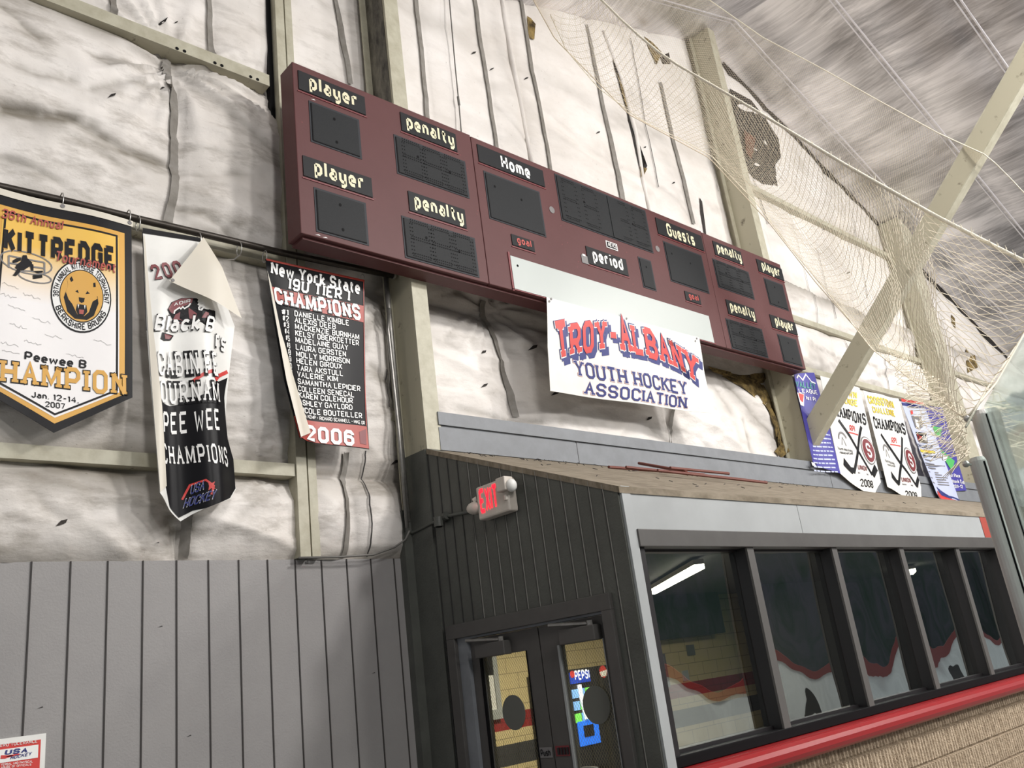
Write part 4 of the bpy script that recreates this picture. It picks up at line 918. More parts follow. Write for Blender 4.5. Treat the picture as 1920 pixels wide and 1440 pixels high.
Rt, Rm, Tp = BP(217.5, 444), BP(215.5, 735), BP(101.7, 778); l, r = kit(Rt, Rm, Tp)
q = MB(); put_line(q, [l[0], r[0], Rm, Tp, l[1], l[0]], .012, SK, .0045, 14); obj('border_line', q, M['ink'], k1)
q = MB(); a, b = BP(248, 424); c, d = BP(0, 356); put_rows(q, [(-.3, 3.145), (-.3, 3.10)], [(a + .005, b + .04), (a + .005, b - .004)], SK, .005, 24, 2); obj('top_hem', q, M['cloud'], k1)
q = MB()
for px, py in ((117, 387), (243, 418)): a, b = BP(px, py); put_poly(q, ell((a, b), .014, .014, 12), SK, .008, 1); ring(a, b + .05, .045, k1)
obj('grommet', q, M['grey'], k1)
def ktext(s, a, b, c, mt, w, serif=0, ext=0, off=.006, gap=2, slant=0, outline=None, oext=.8):
    if outline: q = MB(); put_text(q, s, BP(*a), BP(*b), BP(*c), SK, off, w, serif, oext, gap, slant); obj('letter_outline', q, M[outline], k1); off += .0015
    q = MB(); put_text(q, s, BP(*a), BP(*b), BP(*c), SK, off, w, serif, ext, gap, slant); obj('lettering', q, M[mt], k1)
cz = lambda x, y: (x * 250 / 1920, 380 + y * 180 / 1382)
ktext('KITTREDGE', cz(45, 655), cz(1640, 955), cz(55, 385), 'ink', 4.2, gap=1.8, outline='gold', oext=.5)
ktext('36th Annual', cz(10, 215), cz(895, 385), cz(25, 100), 'brick', 2.4, slant=.1, off=.009, outline='golddk', oext=.4)
ktext('Tournament', cz(785, 830), cz(1640, 1030), cz(800, 700), 'brick', 2.2, slant=.1, off=.009, outline='golddk', oext=.3)
ktext('Peewee B', (45, 673.5), (160, 691.5), (46, 660), 'ink', 2.8)
ktext('CHAMPION', (-40, 709), (235, 743), (-38, 670), 'gold', 2.6, .9, outline='ink', oext=.65)
ktext('Jan. 12-14,', (58, 745), (146, 757), (58, 735), 'ink', 2.3)
ktext('2007', (84, 763), (121, 767.5), (84, 754), 'ink', 2.4)
# round badge with ring lettering and a plain bear's head
bc = BP(151.7, 556.7); rxx = abs(BP(207, 560)[0] - BP(96.5, 553)[0]) / 2; ryy = .245
rxx = min(rxx, .255)
for rx, mt, off, nm in ((1.0, 'ink', .0055, 'badge_ring'), (.955, 'white2', .0065, 'badge_field'), (.73, 'ink', .0072, 'badge_ring'), (.70, 'gold', .008, 'badge_field')):
    q = MB(); put_poly(q, ell(bc, rxx * rx, ryy * rx, 40), SK, off, 4); obj(nm, q, M[mt], k1)
def ring_text(s, a0, a1, r0, r1, mt, inward=False):
    q = MB()
    def wp(u, v):
        a = a0 + (a1 - a0) * u; r = (r0 + (r1 - r0) * v) if not inward else (r1 + (r0 - r1) * v); return (bc[0] + rxx * r * math.cos(a), bc[1] + ryy * r * math.sin(a))
    put_text(q, s, (0, 0), (1, 0), (0, 1), SK, .0085, 2.5, gap=1.8, warp=wp); obj('ring_lettering', q, M[mt], k1)
ring_text('36TH ANNUAL KITTREDGE TOURNAMENT', math.radians(188), math.radians(-8), .76, .91, 'ink')
ring_text('BERKSHIRE BRUINS', math.radians(205), math.radians(335), .76, .91, 'ink', True)
def blob(pts, mt, off, nm, c=bc, sx=rxx, sy=ryy, S=SK, par=None):
    q = MB(); put_poly(q, [(c[0] + x * sx, c[1] + y * sy) for x, y in pts], S, off, 3); obj(nm, q, M[mt], par or k1)
blob([(-.58, -.1), (-.5, .12), (-.42, -.05), (.42, -.08), (.52, .05), (.56, -.15), (.42, -.5), (.2, -.64), (-.2, -.64), (-.44, -.48)], 'ink', .0088, 'bear_shade')
blob([(-.5, .42), (-.38, .56), (-.25, .48), (-.05, .5), (.15, .46), (.38, .46), (.5, .34), (.46, .12), (.52, -.02), (.36, -.12), (.25, -.42), (.1, -.55), (-.12, -.52), (-.3, -.25), (-.42, -.14), (-.52, .05), (-.46, .25)], 'gold', .0095, 'bear_head')
blob([(-.42, .42), (-.36, .5), (-.29, .4), (-.36, .34)], 'ink', .0102, 'bear_ear'); blob([(.36, .4), (.43, .42), (.45, .3), (.37, .28)], 'ink', .0102, 'bear_ear')
blob([(-.22, .1), (-.1, .06), (-.14, .15)], 'ink', .0102, 'bear_eye'); blob([(.12, .06), (.26, .09), (.17, .15)], 'ink', .0102, 'bear_eye')
blob([(-.1, -.05), (.1, -.05), (.08, -.16), (0, -.2), (-.08, -.16)], 'ink', .0102, 'bear_nose')
blob([(-.14, -.24), (.16, -.24), (.2, -.42), (.08, -.56), (-.1, -.54), (-.18, -.4)], 'ink', .0102, 'bear_mouth'); blob([(-.07, -.38), (.09, -.38), (.07, -.5), (-.06, -.5)], 'brick', .0108, 'bear_tongue')
for x in (-.1, .11): blob([(x - .025, -.25), (x + .025, -.25), (x, -.36)], 'white2', .0108, 'bear_tooth')
# small goalmouth print with a player silhouette
q = MB(); 
for e in (ell(BP(50, 492), .14, .07, 24), ell(BP(66, 519), .09, .035, 20)): put_line(q, e, .008, SK, .006, 1)
for ln in ((cz(125, 940), cz(125, 765)), (cz(125, 765), cz(645, 855)), (cz(645, 855), cz(645, 1040)), (cz(130, 870), cz(640, 940))): put_line(q, [BP(*p) for p in ln], .01, SK, .006, 2)
obj('goal_print', q, M['grey'], k1)
q = MB()
for poly in ([(330, 755), (385, 752), (400, 800), (470, 860), (420, 920), (340, 975), (270, 970), (215, 940), (240, 890), (300, 850), (310, 800)], [(300, 790), (240, 800), (180, 835), (180, 875), (245, 860), (300, 830)], [(430, 850), (485, 890), (485, 980), (450, 975), (440, 920), (400, 890)], [(250, 950), (300, 985), (230, 1060), (180, 1050), (200, 1030), (225, 990)], [(480, 980), (620, 975), (620, 1000), (540, 1010)], [(475, 1040), (610, 1035), (615, 1075), (480, 1095)]):
    put_poly(q, [BP(*cz(x, y)) for x, y in poly], SK, .0072, 2)
obj('player_silhouette', q, M['ink'], k1)
q = MB(); rr = random.Random(12)
for cxp, cyp in ((20, 535), (15, 555), (60, 555), (32, 577), (78, 600), (35, 612), (18, 645), (62, 642), (100, 630), (140, 668), (190, 645), (20, 660)):
    x = cxp; pts = [BP(cxp - 16, cyp - 4)]
    for k in range(9): pts.append(BP(cxp - 16 + k * 4 + rr.uniform(-1, 1), cyp - 4 + k * 1.1 + rr.uniform(-3, 3)))
    put_line(q, pts, .0016, SK, .0055, 1)
obj('pen_scribble', q, M['grey'], k1)['kind'] = 'stuff'

# --- crumpled white and black banner
c5 = lambda x, y: (240 + x / 2.4827, 420 + y / 2.4827)
def bd_(a, b):
    t = min(max((3.12 - b) / 1.8, 0), 1); ac = 2.26 + .03 * t
    return .075 * t ** .6 * math.exp(-((a - ac) / .13) ** 2) - .06 * t ** .5 * max(0, min(1, (a - ac - .05) / .2)) + .05 * t * math.exp(-((a - 1.98) / .06) ** 2) + .02 * math.sin(a * 13 + b * 1.7) * t
SBk = flatY(YB - .01, bd_)
k2 = thing('crumpled_banner', 'crumpled white and black team banner with its top corner folded over', 'banner', (2.2, YB, 1.2))
Lb = [BP(*c5(*p)) for p in ((65, 45), (85, 500), (115, 1000), (128, 1262), (190, 1335), (243, 1385))]
Rb = [BP(*c5(*p)) for p in ((335, 82), (505, 470), (447, 950), (518, 1225), (480, 1280), (300, 1350))]
sheet('banner_cloth', Lb, Rb, SBk, M['white'], k2, nu=90, nv=22)
def k2rows(nm, L_, R_, mt, off, nu=30, nv=10, S=SBk): q = MB(); put_rows(q, [BP(*c5(*p)) for p in L_], [BP(*c5(*p)) for p in R_], S, off, nu, nv); obj(nm, q, M[mt], k2, smooth=True)
# black lower half under a slanted wavy edge, cut in upright slices
q = MB()
topc = [(140, 838), (190, 850), (240, 842), (290, 825), (330, 808), (370, 775), (405, 745), (468, 712)]
botc = [(165, 1228), (190, 1320), (235, 1368), (290, 1340), (340, 1335), (400, 1312), (470, 1278), (512, 1225)]
P_ = []
for k in range(len(topc) - 1):
    for t in range(5 + (k == len(topc) - 2)):
        f = t / 5; a = np.array(topc[k]) * (1 - f) + np.array(topc[k + 1]) * f; b = np.array(botc[k]) * (1 - f) + np.array(botc[k + 1]) * f
        col = []
        for j in range(31):
            p = a * (1 - j / 30) + b * (j / 30)
            if k == len(topc) - 2 and f > .5: p = p + np.array([-(f - .5) * 2 * 42 * math.sin(math.pi * min(1, j / 22)), 0])
            col.append(SBk(*BP(*c5(*p)), .004))
        P_.append(col)
q.grid(P_, True); obj('black_print', q, M['ink'], k2, smooth=True)  # printed lower half
q = MB(); put_line(q, [BP(*c5(*p)) for p in ((285, 745), (330, 715), (375, 698))], .022, SBk, .0035, 6); put_line(q, [BP(*c5(*p)) for p in ((375, 698), (395, 735), (412, 715), (468, 684))], .024, SBk, .0036, 6); obj('red_stripe', q, M['red'], k2)
k2rows('rolled_edge', ((66, 60), (88, 500), (112, 980), (127, 1262)), ((72, 60), (110, 500), (146, 860), (166, 1228)), 'cloud', .012, 6)
k2rows('edge_strip', ((62, 40), (80, 500)), ((66, 40), (84, 500)), 'ink', .004, 2)
k2rows('top_edge', ((64, 22), (66, 46)), ((332, 68), (334, 88)), 'ink', .005, 10, 3)
# folded-over corner
def fd(a, b): return .06 + .04 * math.exp(-((a - 2.30) / .16) ** 2)
SFl = flatY(YB - .01, fd)
fl = [(335, 78), (167, 290), (500, 462)]
q = MB(); A_, B_, C_ = [np.array(BP(*c5(*p))) for p in fl]; P_ = []
for i in range(13):
    l_ = A_ * (1 - i / 12) + B_ * (i / 12); r_ = A_ * (1 - i / 12) + C_ * (i / 12)
    P_.append([SFl(*(l_ * (1 - j / 10) + r_ * (j / 10)), -.05 + .07 * min(1, i / 5)) for j in range(11)])
q.grid(P_, False); obj('folded_corner', q, M['cloud'], k2, smooth=True)
q = MB(); put_poly(q, ell(BP(*c5(182, 288)), .012, .012, 10), SFl, .024, 1); obj('grommet', q, M['grey'], k2)
def btext(s, a, b, c, mt, w, serif=0, ext=0, off=.009, slant=0, outline=None, oext=1.5, gap=3.4):
    if outline: q = MB(); put_text(q, s, BP(*c5(*a)), BP(*c5(*b)), BP(*c5(*c)), SBk, off, w, serif, oext, gap, slant, seg=.03); obj('letter_outline', q, M[outline], k2); off += .004
    q = MB(); put_text(q, s, BP(*c5(*a)), BP(*c5(*b)), BP(*c5(*c)), SBk, off, w, serif, ext, gap, slant, seg=.03); obj('lettering', q, M[mt], k2)
btext('200', (118, 262), (255, 238), (95, 205), 'maroonp', 2.8, .6, outline='ink')
btext('CABIN FE', (132, 705), (408, 715), (125, 605), 'white2', 2.0, .6, outline='ink')
btext('OURNAM', (142, 832), (412, 842), (137, 742), 'white2', 2.0, .9, outline='ink')
btext('PEE WEE', (155, 975), (405, 968), (152, 888), 'white2', 2.2)
btext('CHAMPIONS', (150, 1115), (462, 1130), (142, 1035), 'white2', 2.2, .7)
def z8(x, y): return (260 + x * 200 / 1440, 560 + y * 200 / 1440)
def b8(pts, mt, off, nm): q = MB(); put_poly(q, [BP(*z8(*p)) for p in pts], SBk, off, 5); obj(nm, q, M[mt], k2)
b8([(560, 10), (740, 30), (1010, 190), (1010, 330), (900, 420), (620, 380), (450, 300), (375, 160), (430, 60)], 'ink', .004, 'emblem_shade')
b8([(560, 18), (700, 30), (680, 90), (520, 150), (440, 230), (385, 150), (440, 65)], 'maroonp', .0055, 'emblem_cap')
b8([(480, 230), (540, 200), (530, 290), (600, 340), (560, 360), (430, 330)], 'maroonp', .0055, 'emblem_fur'); b8([(640, 150), (740, 240), (720, 320), (650, 300), (640, 220)], 'maroonp', .0055, 'emblem_fur')
b8([(860, 215), (905, 230), (890, 300), (800, 300), (830, 250)], 'maroonp', .0055, 'emblem_fur')
q = MB(); put_line(q, [BP(*z8(*p)) for p in ((460, 220), (470, 180), (530, 140), (545, 160), (570, 135), (590, 160), (640, 130), (665, 95))], .009, SBk, .0065, 1); put_line(q, [BP(*z8(*p)) for p in ((765, 155), (800, 140), (840, 110), (825, 90), (790, 100))], .009, SBk, .0065, 1); put_line(q, [BP(*z8(*p)) for p in ((765, 155), (770, 190), (800, 195), (820, 170), (840, 140))], .009, SBk, .0065, 1); obj('emblem_line', q, M['white2'], k2)
b8([(300, 470), (460, 510), (420, 575), (320, 585), (275, 560)], 'ink', .004, 'emblem_paw'); b8([(330, 490), (440, 515), (400, 560), (340, 560)], 'maroonp', .0055, 'emblem_paw')
def t8(s, a, b, c, mt, w, off, ext=0, slant=0): q = MB(); put_text(q, s, BP(*z8(*a)), BP(*z8(*b)), BP(*z8(*c)), SBk, off, w, 0, ext, 2.4, slant, seg=.03); obj('lettering', q, M[mt], k2)
t8('ADIR', (460, 112), (665, 75), (460, 75), 'white2', 2.2, .0068)
for mt, ext, off in (('ink', 1.6, .011), ('white2', .15, .015)):
    t8('Black', (185, 435), (760, 455), (200, 250), mt, 2.6, off, ext, .12); t8('B', (835, 470), (960, 480), (860, 290), mt, 2.6, off, ext, .12); t8('rs', (985, 675), (1165, 710), (990, 450), mt, 2.6, off, ext, .12)
q = MB(); put_line(q, [BP(*p) for p in ((340, 938), (352, 912), (375, 906), (388, 918), (384, 934))], .012, SBk, .006, 3); put_poly(q, [BP(*p) for p in ((378, 908), (384, 913), (390, 910), (387, 918), (391, 924), (384, 922), (379, 926), (380, 918))], SBk, .0065, 1); obj('emblem_swoosh', q, M['red'], k2)
for s, a, b, c in (('USA', (352, 929), (372, 922), (353, 914)), ('HOCKEY', (341, 953), (389, 941), (344, 938))):
    for mt, ext, off in (('white2', 1.1, .009), ('navy', .1, .013)):
        q = MB(); put_text(q, s, BP(*a), BP(*b), BP(*c), SBk, off, 2.3, 0, ext, 1.6, .15, seg=.03); obj('lettering', q, M[mt], k2)
for px, py in ((262, 414), (376, 446)): a, b = BP(px, py); ring(a, b - .005, .04, k2)

# --- roster banner, left edge curling forward
def rd(a, b):
    t = min(max((3.12 - b) / 1.4, 0), 1); xe = 2.76 + .16 * t
    return .10 * t * math.exp(-max(0, a - xe) / .09) + .012 * math.sin(a * 8) * t + .03 * t * t
SR = flatY(YB - .005, rd)
k3 = thing('roster_banner', 'black and red champions roster banner with white names, left edge curling', 'banner', (3.2, YB, 1.7))
Lr = [BP(*c5(*p)) for p in ((638, 165), (660, 420), (700, 750), (757, 1020))]; Rr = [BP(*c5(*p)) for p in ((1100, 262), (1100, 520), (1100, 800), (1110, 1055))]
sheet('banner_cloth', Lr, Rr, SR, M['ink'], k3, nu=34, nv=14)
def k3rows(nm, L_, R_, mt, off, nu=26, nv=8): q = MB(); put_rows(q, [BP(*c5(*p)) for p in L_], [BP(*c5(*p)) for p in R_], SR, off, nu, nv); obj(nm, q, M[mt], k3, smooth=True)
k3rows('red_band', ((660, 297), (672, 368)), ((1096, 383), (1094, 460)), 'brick', .003)
k3rows('red_footer', ((735, 915), (757, 1018)), ((1100, 948), (1108, 1052)), 'brick', .003)
k3rows('red_top_edge', ((640, 163), (641, 172)), ((1098, 262), (1098, 272)), 'brick', .004)
k3rows('curled_back', ((638, 225), (662, 420), (704, 750), (757, 1018)), ((654, 290), (690, 520), (742, 720), (826, 985)), 'cloud', .02, 8)
k3rows('edge_line', ((1093, 270), (1094, 700), (1096, 945)), ((1096, 270), (1098, 700), (1100, 945)), 'brick', .004, 2)
def rtext(s, a, b, c, w, serif=.5, off=.006, outline=None, gap=1.6, mt='white2'):
    if outline: q = MB(); put_text(q, s, BP(*c5(*a)), BP(*c5(*b)), BP(*c5(*c)), SR, off, w, serif, 1.0, gap, seg=.04); obj('letter_outline', q, M[outline], k3); off += .002
    q = MB(); put_text(q, s, BP(*c5(*a)), BP(*c5(*b)), BP(*c5(*c)), SR, off, w, serif, 0, gap, seg=.04); obj('lettering', q, M[mt], k3)
rtext('New York State', (660, 232), (1078, 325), (662, 182), 3.0); rtext('19U TIER 1', (738, 302), (1030, 360), (742, 256), 3.0); rtext('CHAMPIONS', (674, 370), (1083, 446), (668, 306), 3.2, .7, outline='ink')
ends = (1025, 962, 1072, 1070, 1018, 1008, 1025, 988, 993, 968, 1073, 1043, 1035, 1033, 1078); base = (430, 460, 491, 522, 554, 588, 621, 652, 686, 717, 751, 785, 816, 850, 886)
names = ('DANIELLE KIMBLE', 'ALEXIS DEEB', 'MACKENZIE BURNHAM', 'KELSY OBERKOETTER', 'MADELAINE GUAY', 'LAURA GERSTEN', 'MOLLY MORRISON', 'HELEN GIROUX', 'TARA AKSTULL', 'VALERIE KIM', 'SAMANTHA LEPICIER', 'COLLEEN SENECAL', 'KAREN COLEHOUR', 'ASHLEY GAYLORD', 'NICOLE BOUTEILLER')
nums = ('#1', '#2', '#3', '#4', '#5', '#6', '8', '9', '0', '1', '', '', '', '', '')
for k, (s, e, b) in enumerate(zip(names, ends, base)):
    sl = .18 - .10 * k / 14; x0 = 770 + k * .5
    rtext(s, (x0, b), (e, b + sl * (e - x0)), (x0, b - 23), 2.5, .4, gap=1.2)
    if nums[k]:
        xa = 704 + k * 4 if k < 6 else (730 + (k - 6) * 3); xb = 742 + k * .4 if k < 6 else 746
        rtext(nums[k], (xa, b - 5), (xb, b - 1), (xa, b - 28), 2.4, .3, gap=1.2)
rtext('LUCIA KEMP - RICHARD SCAMMELL - MIKE GR', (772, 908), (1090, 940), (772, 893), 2.4, 0, gap=1.2)
rtext('2006', (806, 1012), (1038, 1036), (806, 952), 3.4, .5, outline='ink'); q = MB(); put_poly(q, [BP(*c5(*p)) for p in ((1062, 975), (1095, 960), (1095, 1035), (1065, 1030))], SR, .005, 2); obj('small_crest', q, M['maroonp'], k3)
for px, py in ((500, 478), (683, 522)): a, b = BP(px, py); ring(a, b, .035, k3)

# poster on the wainscot
po = thing('wall_poster', 'red and white conduct poster on the grey siding at bottom left', 'poster', (1.2, 5.39, -.4))
SP = flatY(5.392); px1 = 1.474
obj('sheet', MB().box(px1 - .60, px1, 5.392, 5.398, -.75, .028), M['white'], po)
q = MB(); put_rows(q, [(px1 - .575, .0), (px1 - .575, -.72)], [(px1 - .025, .0), (px1 - .025, -.72)], SP, .002, 2, 2); obj('red_field', q, M['red'], po)
bxr, bzt = wz(72, 1396, 5.39); bzb = wz(71, 1420.5, 5.39)[1]
q = MB(); put_rows(q, [(px1 - .53, bzt), (px1 - .53, bzb)], [(bxr, bzt), (bxr, bzb)], SP, .004, 2, 2); obj('white_box', q, M['white2'], po)
def D9(x, y): return wz(x * 140 / 1920, 1360 + y * 80 / 1097, 5.39)
for s, a, b, c, mt, w, off in (('ZERO TOLERANCE', D9(-90, 565), D9(960, 440), D9(-90, 485), 'white2', 2.0, .005), ('USA', D9(110, 745), D9(700, 690), D9(120, 640), 'navy', 3.4, .006), ('HOCKEY', D9(255, 875), D9(800, 760), D9(275, 800), 'navy', 2.8, .006), ('VERBAL AND PHYSICAL', D9(20, 1040), D9(840, 950), D9(20, 985), 'white2', 2.2, .005), ('ABUSE OF OFFICIALS', D9(20, 1110), D9(800, 1030), D9(20, 1060), 'white2', 2.2, .005)):
    q = MB(); put_text(q, s, a, b, c, SP, off, w, 0, 0, 1.8, .12 if mt == 'navy' else 0); obj('lettering', q, M[mt], po)
q = MB(); put_line(q, [D9(20, 790), D9(200, 790), D9(330, 770), D9(500, 740)], .008, SP, .0055, 2); put_line(q, [D9(10, 840), D9(130, 835), D9(260, 790), D9(330, 790)], .008, SP, .0055, 2); obj('red_stripe', q, M['red'], po)

# ------------------------------------------------------------------ EXIT SIGN, junction box
ex = thing('exit_sign', 'white exit sign with lit red letters and two lamp heads on charcoal siding', 'exit sign', (XD - .05, 4.32, 1.02))
XE = XD - .085
ey0, ey1, ez0, ez1 = 4.14, 4.46, 1.035, 1.265
obj('housing', MB().box(XE, XD - .002, ey0, ey1, ez0, ez1), M['plastic'], ex, bevel=.012)
q = MB(); put_text(q, 'EXIT', (ey1 - .035, ez0 + .055), (ey0 + .105, ez0 + .055), (ey1 - .035, ez0 + .195), surfX(XE), .003, 2.4, 0, 0, 2.2); obj('lettering', q, M['exit'], ex)
lp = MB().box(XE - .05, XE + .03, ey0 - .035, ey0 + .055, ez1 - .10, ez1 - .005); lo_ = obj('lamp_head', lp, M['plastic'], ex, bevel=.008)
obj('lens', MB().sphere((XE - .0, ey0 - .045, ez1 - .07), .045, 12, 8, (.9, .8, 1)), M['white'], lo_, smooth=True)
obj('bracket', MB().tube([(XE, ey0 + .02, ez1 - .12), (XE, ey0 + .02, ez1 - .155)], .016, 8), M['plastic'], ex)
l2 = MB().sphere((XE + .02, ey1 + .055, ez0 + .10), .058, 14, 8, (.9, 1.1, .75)); obj('lamp_head', l2, M['plastic'], ex, smooth=True)
obj('bracket', MB().tube([(XE + .03, ey1 + .02, ez0 + .16), (XE + .02, ey1 + .05, ez0 + .15)], .022, 8), M['plastic'], ex)
y_, z_ = yz(835, 975)
jb = thing('junction_box', 'round dark junction fitting on conduit left of the exit sign', 'junction box', (XD - .03, y_, z_ - .04))
obj('body', MB().tube([(XD - .065, y_, z_ + .02), (XD - .065, y_, z_ - .05)], .035, 14).tube([(XD - .03, y_ - .06, z_ + .02), (XD - .03, y_ + .02, z_ + .005)], .03, 12), M['charcoal'], jb)
obj('plug', MB().tube([(XD - .065, y_, z_ - .05), (XD - .065, y_, z_ - .054)], .024, 14), M['black'], jb)
ya, za = yz(884, 960); yb2, zb2 = yz(775, 1000)
tag(obj('conduit', MB().tube([(XD - .02, ya, za), (XD - .02, y_ - .03, z_ + .02), (XD - .02, yb2 - .03, zb2), (XD - .04, 5.38, 1.14)], .012, 8), M['charcoal'], smooth=True), 'dark painted conduit crossing the charcoal siding to the exit sign', 'conduit')

# ------------------------------------------------------------------ RIGHT HAND BANNERS
YR = 5.0
def RP(px, py): return wz(px, py, YR)
c7 = lambda x, y: (1400 + x / 3.6, 560 + y / 3.6)
z1 = lambda x, y: (1480 + x * 200 / 1152, 680 + y * 250 / 1440)
z2 = lambda x, y: (1600 + x * 260 / 1440, 700 + y * 260 / 1440)
def rb(name, label, L_, R_, mt, wave=.012, dy=0.0):
    S = flatY(YR + dy, lambda a, b: wave * math.sin(a * 9 + b * 1.3)); lp_ = [RP(*p) for p in L_]; rp_ = [RP(*p) for p in R_]
    t = thing(name, label, 'banner', ((lp_[0][0] + rp_[0][0]) / 2, YR, min(lp_[-1][1], rp_[-1][1])))
    sheet('banner_cloth', lp_, rp_, S, mt, t, nu=14, nv=10); return t, S
def rt(t, S, s, a, b, c, mt, w=2.4, serif=0, off=.006, ext=0, nm='lettering'): q = MB(); put_text(q, s, RP(*a), RP(*b), RP(*c), S, off, w, serif, ext, 1.8); obj(nm, q, M[mt], t)
def rpoly(t, S, pts, mt, off, nm): q = MB(); put_poly(q, [RP(*p) for p in pts], S, off * 1.5, 5); obj(nm, q, M[mt], t)
def rline(t, S, pts, w, mt, off, nm): q = MB(); put_line(q, [RP(*p) for p in pts], w, S, off, 2); obj(nm, q, M[mt], t)
# blue league banner
t, S = rb('league_banner', 'dark blue league banner with white writing behind the diagonal brace', [z1(58, 118), z1(165, 640), z1(258, 1095)], [z1(275, 105), z1(420, 640), z1(545, 1200)], M['blue'])
rline(t, S, [z1(85, 165), z1(98, 135), z1(140, 190), z1(165, 130), z1(230, 210), z1(280, 225)], .02, 'white2', .004, 'mountain_line')
rt(t, S, 'VALLEY', z1(78, 255), z1(275, 288), z1(72, 200), 'teal', 2.6, .5); rt(t, S, 'LEAGUE', z1(110, 320), z1(300, 345), z1(100, 280), 'white2', 2.2, .4)
rpoly(t, S, [z1(90, 320), z1(158, 338), z1(162, 470), z1(125, 455)], 'white2', .004, 'crest_field'); rpoly(t, S, [z1(100, 325), z1(155, 345), z1(150, 430), z1(120, 400)], 'red', .0055, 'crest')
rt(t, S, '1st Pl', z1(178, 395), z1(275, 420), z1(172, 360), 'white2', 2.6, .4)
for k, y in enumerate(range(770, 1180, 44)): 
    q = MB(); a = RP(*z1(300 - (40 if k > 1 else 0), y)); b = RP(*z1(430 + k * 9, y + 16))
    f0 = 0.0
    while f0 < .92:
        f1 = min(1, f0 + rnd.uniform(.08, .3)); put_line(q, [(a[0] + (b[0] - a[0]) * f, a[1] + (b[1] - a[1]) * f) for f in (f0, f1)], .018, S, .004, 1); f0 = f1 + .035
    obj('small_print', q, M['ltblue'], t)['kind'] = 'stuff'
rpoly(t, S, [z1(225, 1075), z1(265, 1085), z1(290, 1120), z1(240, 1115)], 'white', .004, 'curled_corner'); q = MB(); put_poly(q, ell(RP(*z1(288, 1093)), .012, .012, 8), S, .006, 1); obj('grommet', q, M['black'], t)
# two white champions pennants
def pennant(label, z, f):
    L_ = f['L']; R_ = f['R']; t, S = rb('champions_pennant', label, L_, R_, M['white'], .01)
    t['group'] = 'white champions pennants'
    for s, a, b, c in f['yellow']:
        rt(t, S, s, a, b, c, 'ink', 3.6, 0, .003, .5, 'letter_shadow'); rt(t, S, s, a, b, c, 'yellow', 3.4, 0, .005)
    rt(t, S, 'CHAMPIONS', *f['ch'], 'ink', 2.8, .8, .005)
    q = MB()
    for pts in f['sticks']:
        p = [RP(*x) for x in pts[0]]; put_line(q, p, .05, S, .005, 3); put_poly(q, [RP(*x) for x in pts[1]], S, .005, 2)
    obj('crossed_sticks', q, M['ink'], t)
    rt(t, S, 'RPI', *f['rpi'], 'red', 2.4, .5); rline(t, S, f['rl'], .018, 'red', .004, 'red_rule')
    c = RP(*f['S']); q = MB(); put_poly(q, ell(c, .185, .20, 26), S, .004, 6); obj('badge_ring', q, M['grey'], t); q = MB(); put_poly(q, ell(c, .165, .18, 26), S, .008, 6); obj('badge_field', q, M['white2'], t); q = MB(); put_poly(q, ell(c, .148, .162, 24), S, .012, 6); obj('badge_disc', q, M['maroonp'], t)
    q = MB(); put_text(q, 'S', (c[0] - .06, c[1] - .085), (c[0] + .06, c[1] - .085), (c[0] - .06, c[1] + .085), S, .017, 2.3); obj('lettering', q, M['white2'], t)
    e = RP(*f['em']); q = MB(); put_line(q, ell(e, .10, .12, 12, .4, 2.9), .03, S, .004, 1); put_line(q, [(e[0] - .05, e[1] - .05), (e[0], e[1] + .06), (e[0] + .05, e[1] - .06)], .015, S, .004, 1); obj('arched_emblem', q, M['grey'], t)
    rt(t, S, 'Youth Hockey', *f['yh'], 'ink', 2.4, .3); rt(t, S, 'Association', *f['as'], 'ink', 2.4, .3); rt(t, S, 'UNION', *f['un'], 'maroonp', 2.4, .5)
    q = MB(); put_line(q, [RP(*p) for p in f['ul']], .02, S, .004, 1); obj('small_print', q, M['grey'], t)
    rt(t, S, f['yr'], *f['y'], 'ink', 2.2, .3)
pennant('white champions pennant dated 2008 hanging just right of the diagonal brace', z1, dict(L=[z1(340, 140), z1(545, 1200), z1(800, 1388)], R=[z1(752, 275), z1(992, 1290), z1(930, 1405)],
    yellow=[('TOWN', z1(570, 345), z1(725, 385), z1(565, 285)), ('LENGE', z1(555, 425), z1(738, 470), z1(548, 365))], ch=(z1(445, 560), z1(830, 670), z1(430, 450)),
    sticks=[([z1(530, 620), z1(640, 790), z1(735, 955), z1(900, 1210)], [z1(890, 1190), z1(920, 1095), z1(955, 1165), z1(925, 1245)]), ([z1(780, 690), z1(735, 930), z1(700, 1190)], [z1(710, 1140), z1(690, 1205), z1(588, 1105), z1(592, 1025), z1(670, 1130)])],
    rpi=(z1(645, 735), z1(710, 742), z1(640, 680)), rl=[z1(632, 755), z1(745, 778)], S=z1(852, 948), em=z1(585, 850), yh=(z1(522, 930), z1(675, 965), z1(520, 905)), **{'as': (z1(545, 975), z1(680, 995), z1(545, 950))}, un=(z1(735, 1150), z1(835, 1170), z1(730, 1105)), ul=[z1(738, 1190), z1(850, 1210)], yr='2008', y=(z1(768, 1330), z1(908, 1350), z1(758, 1260))))
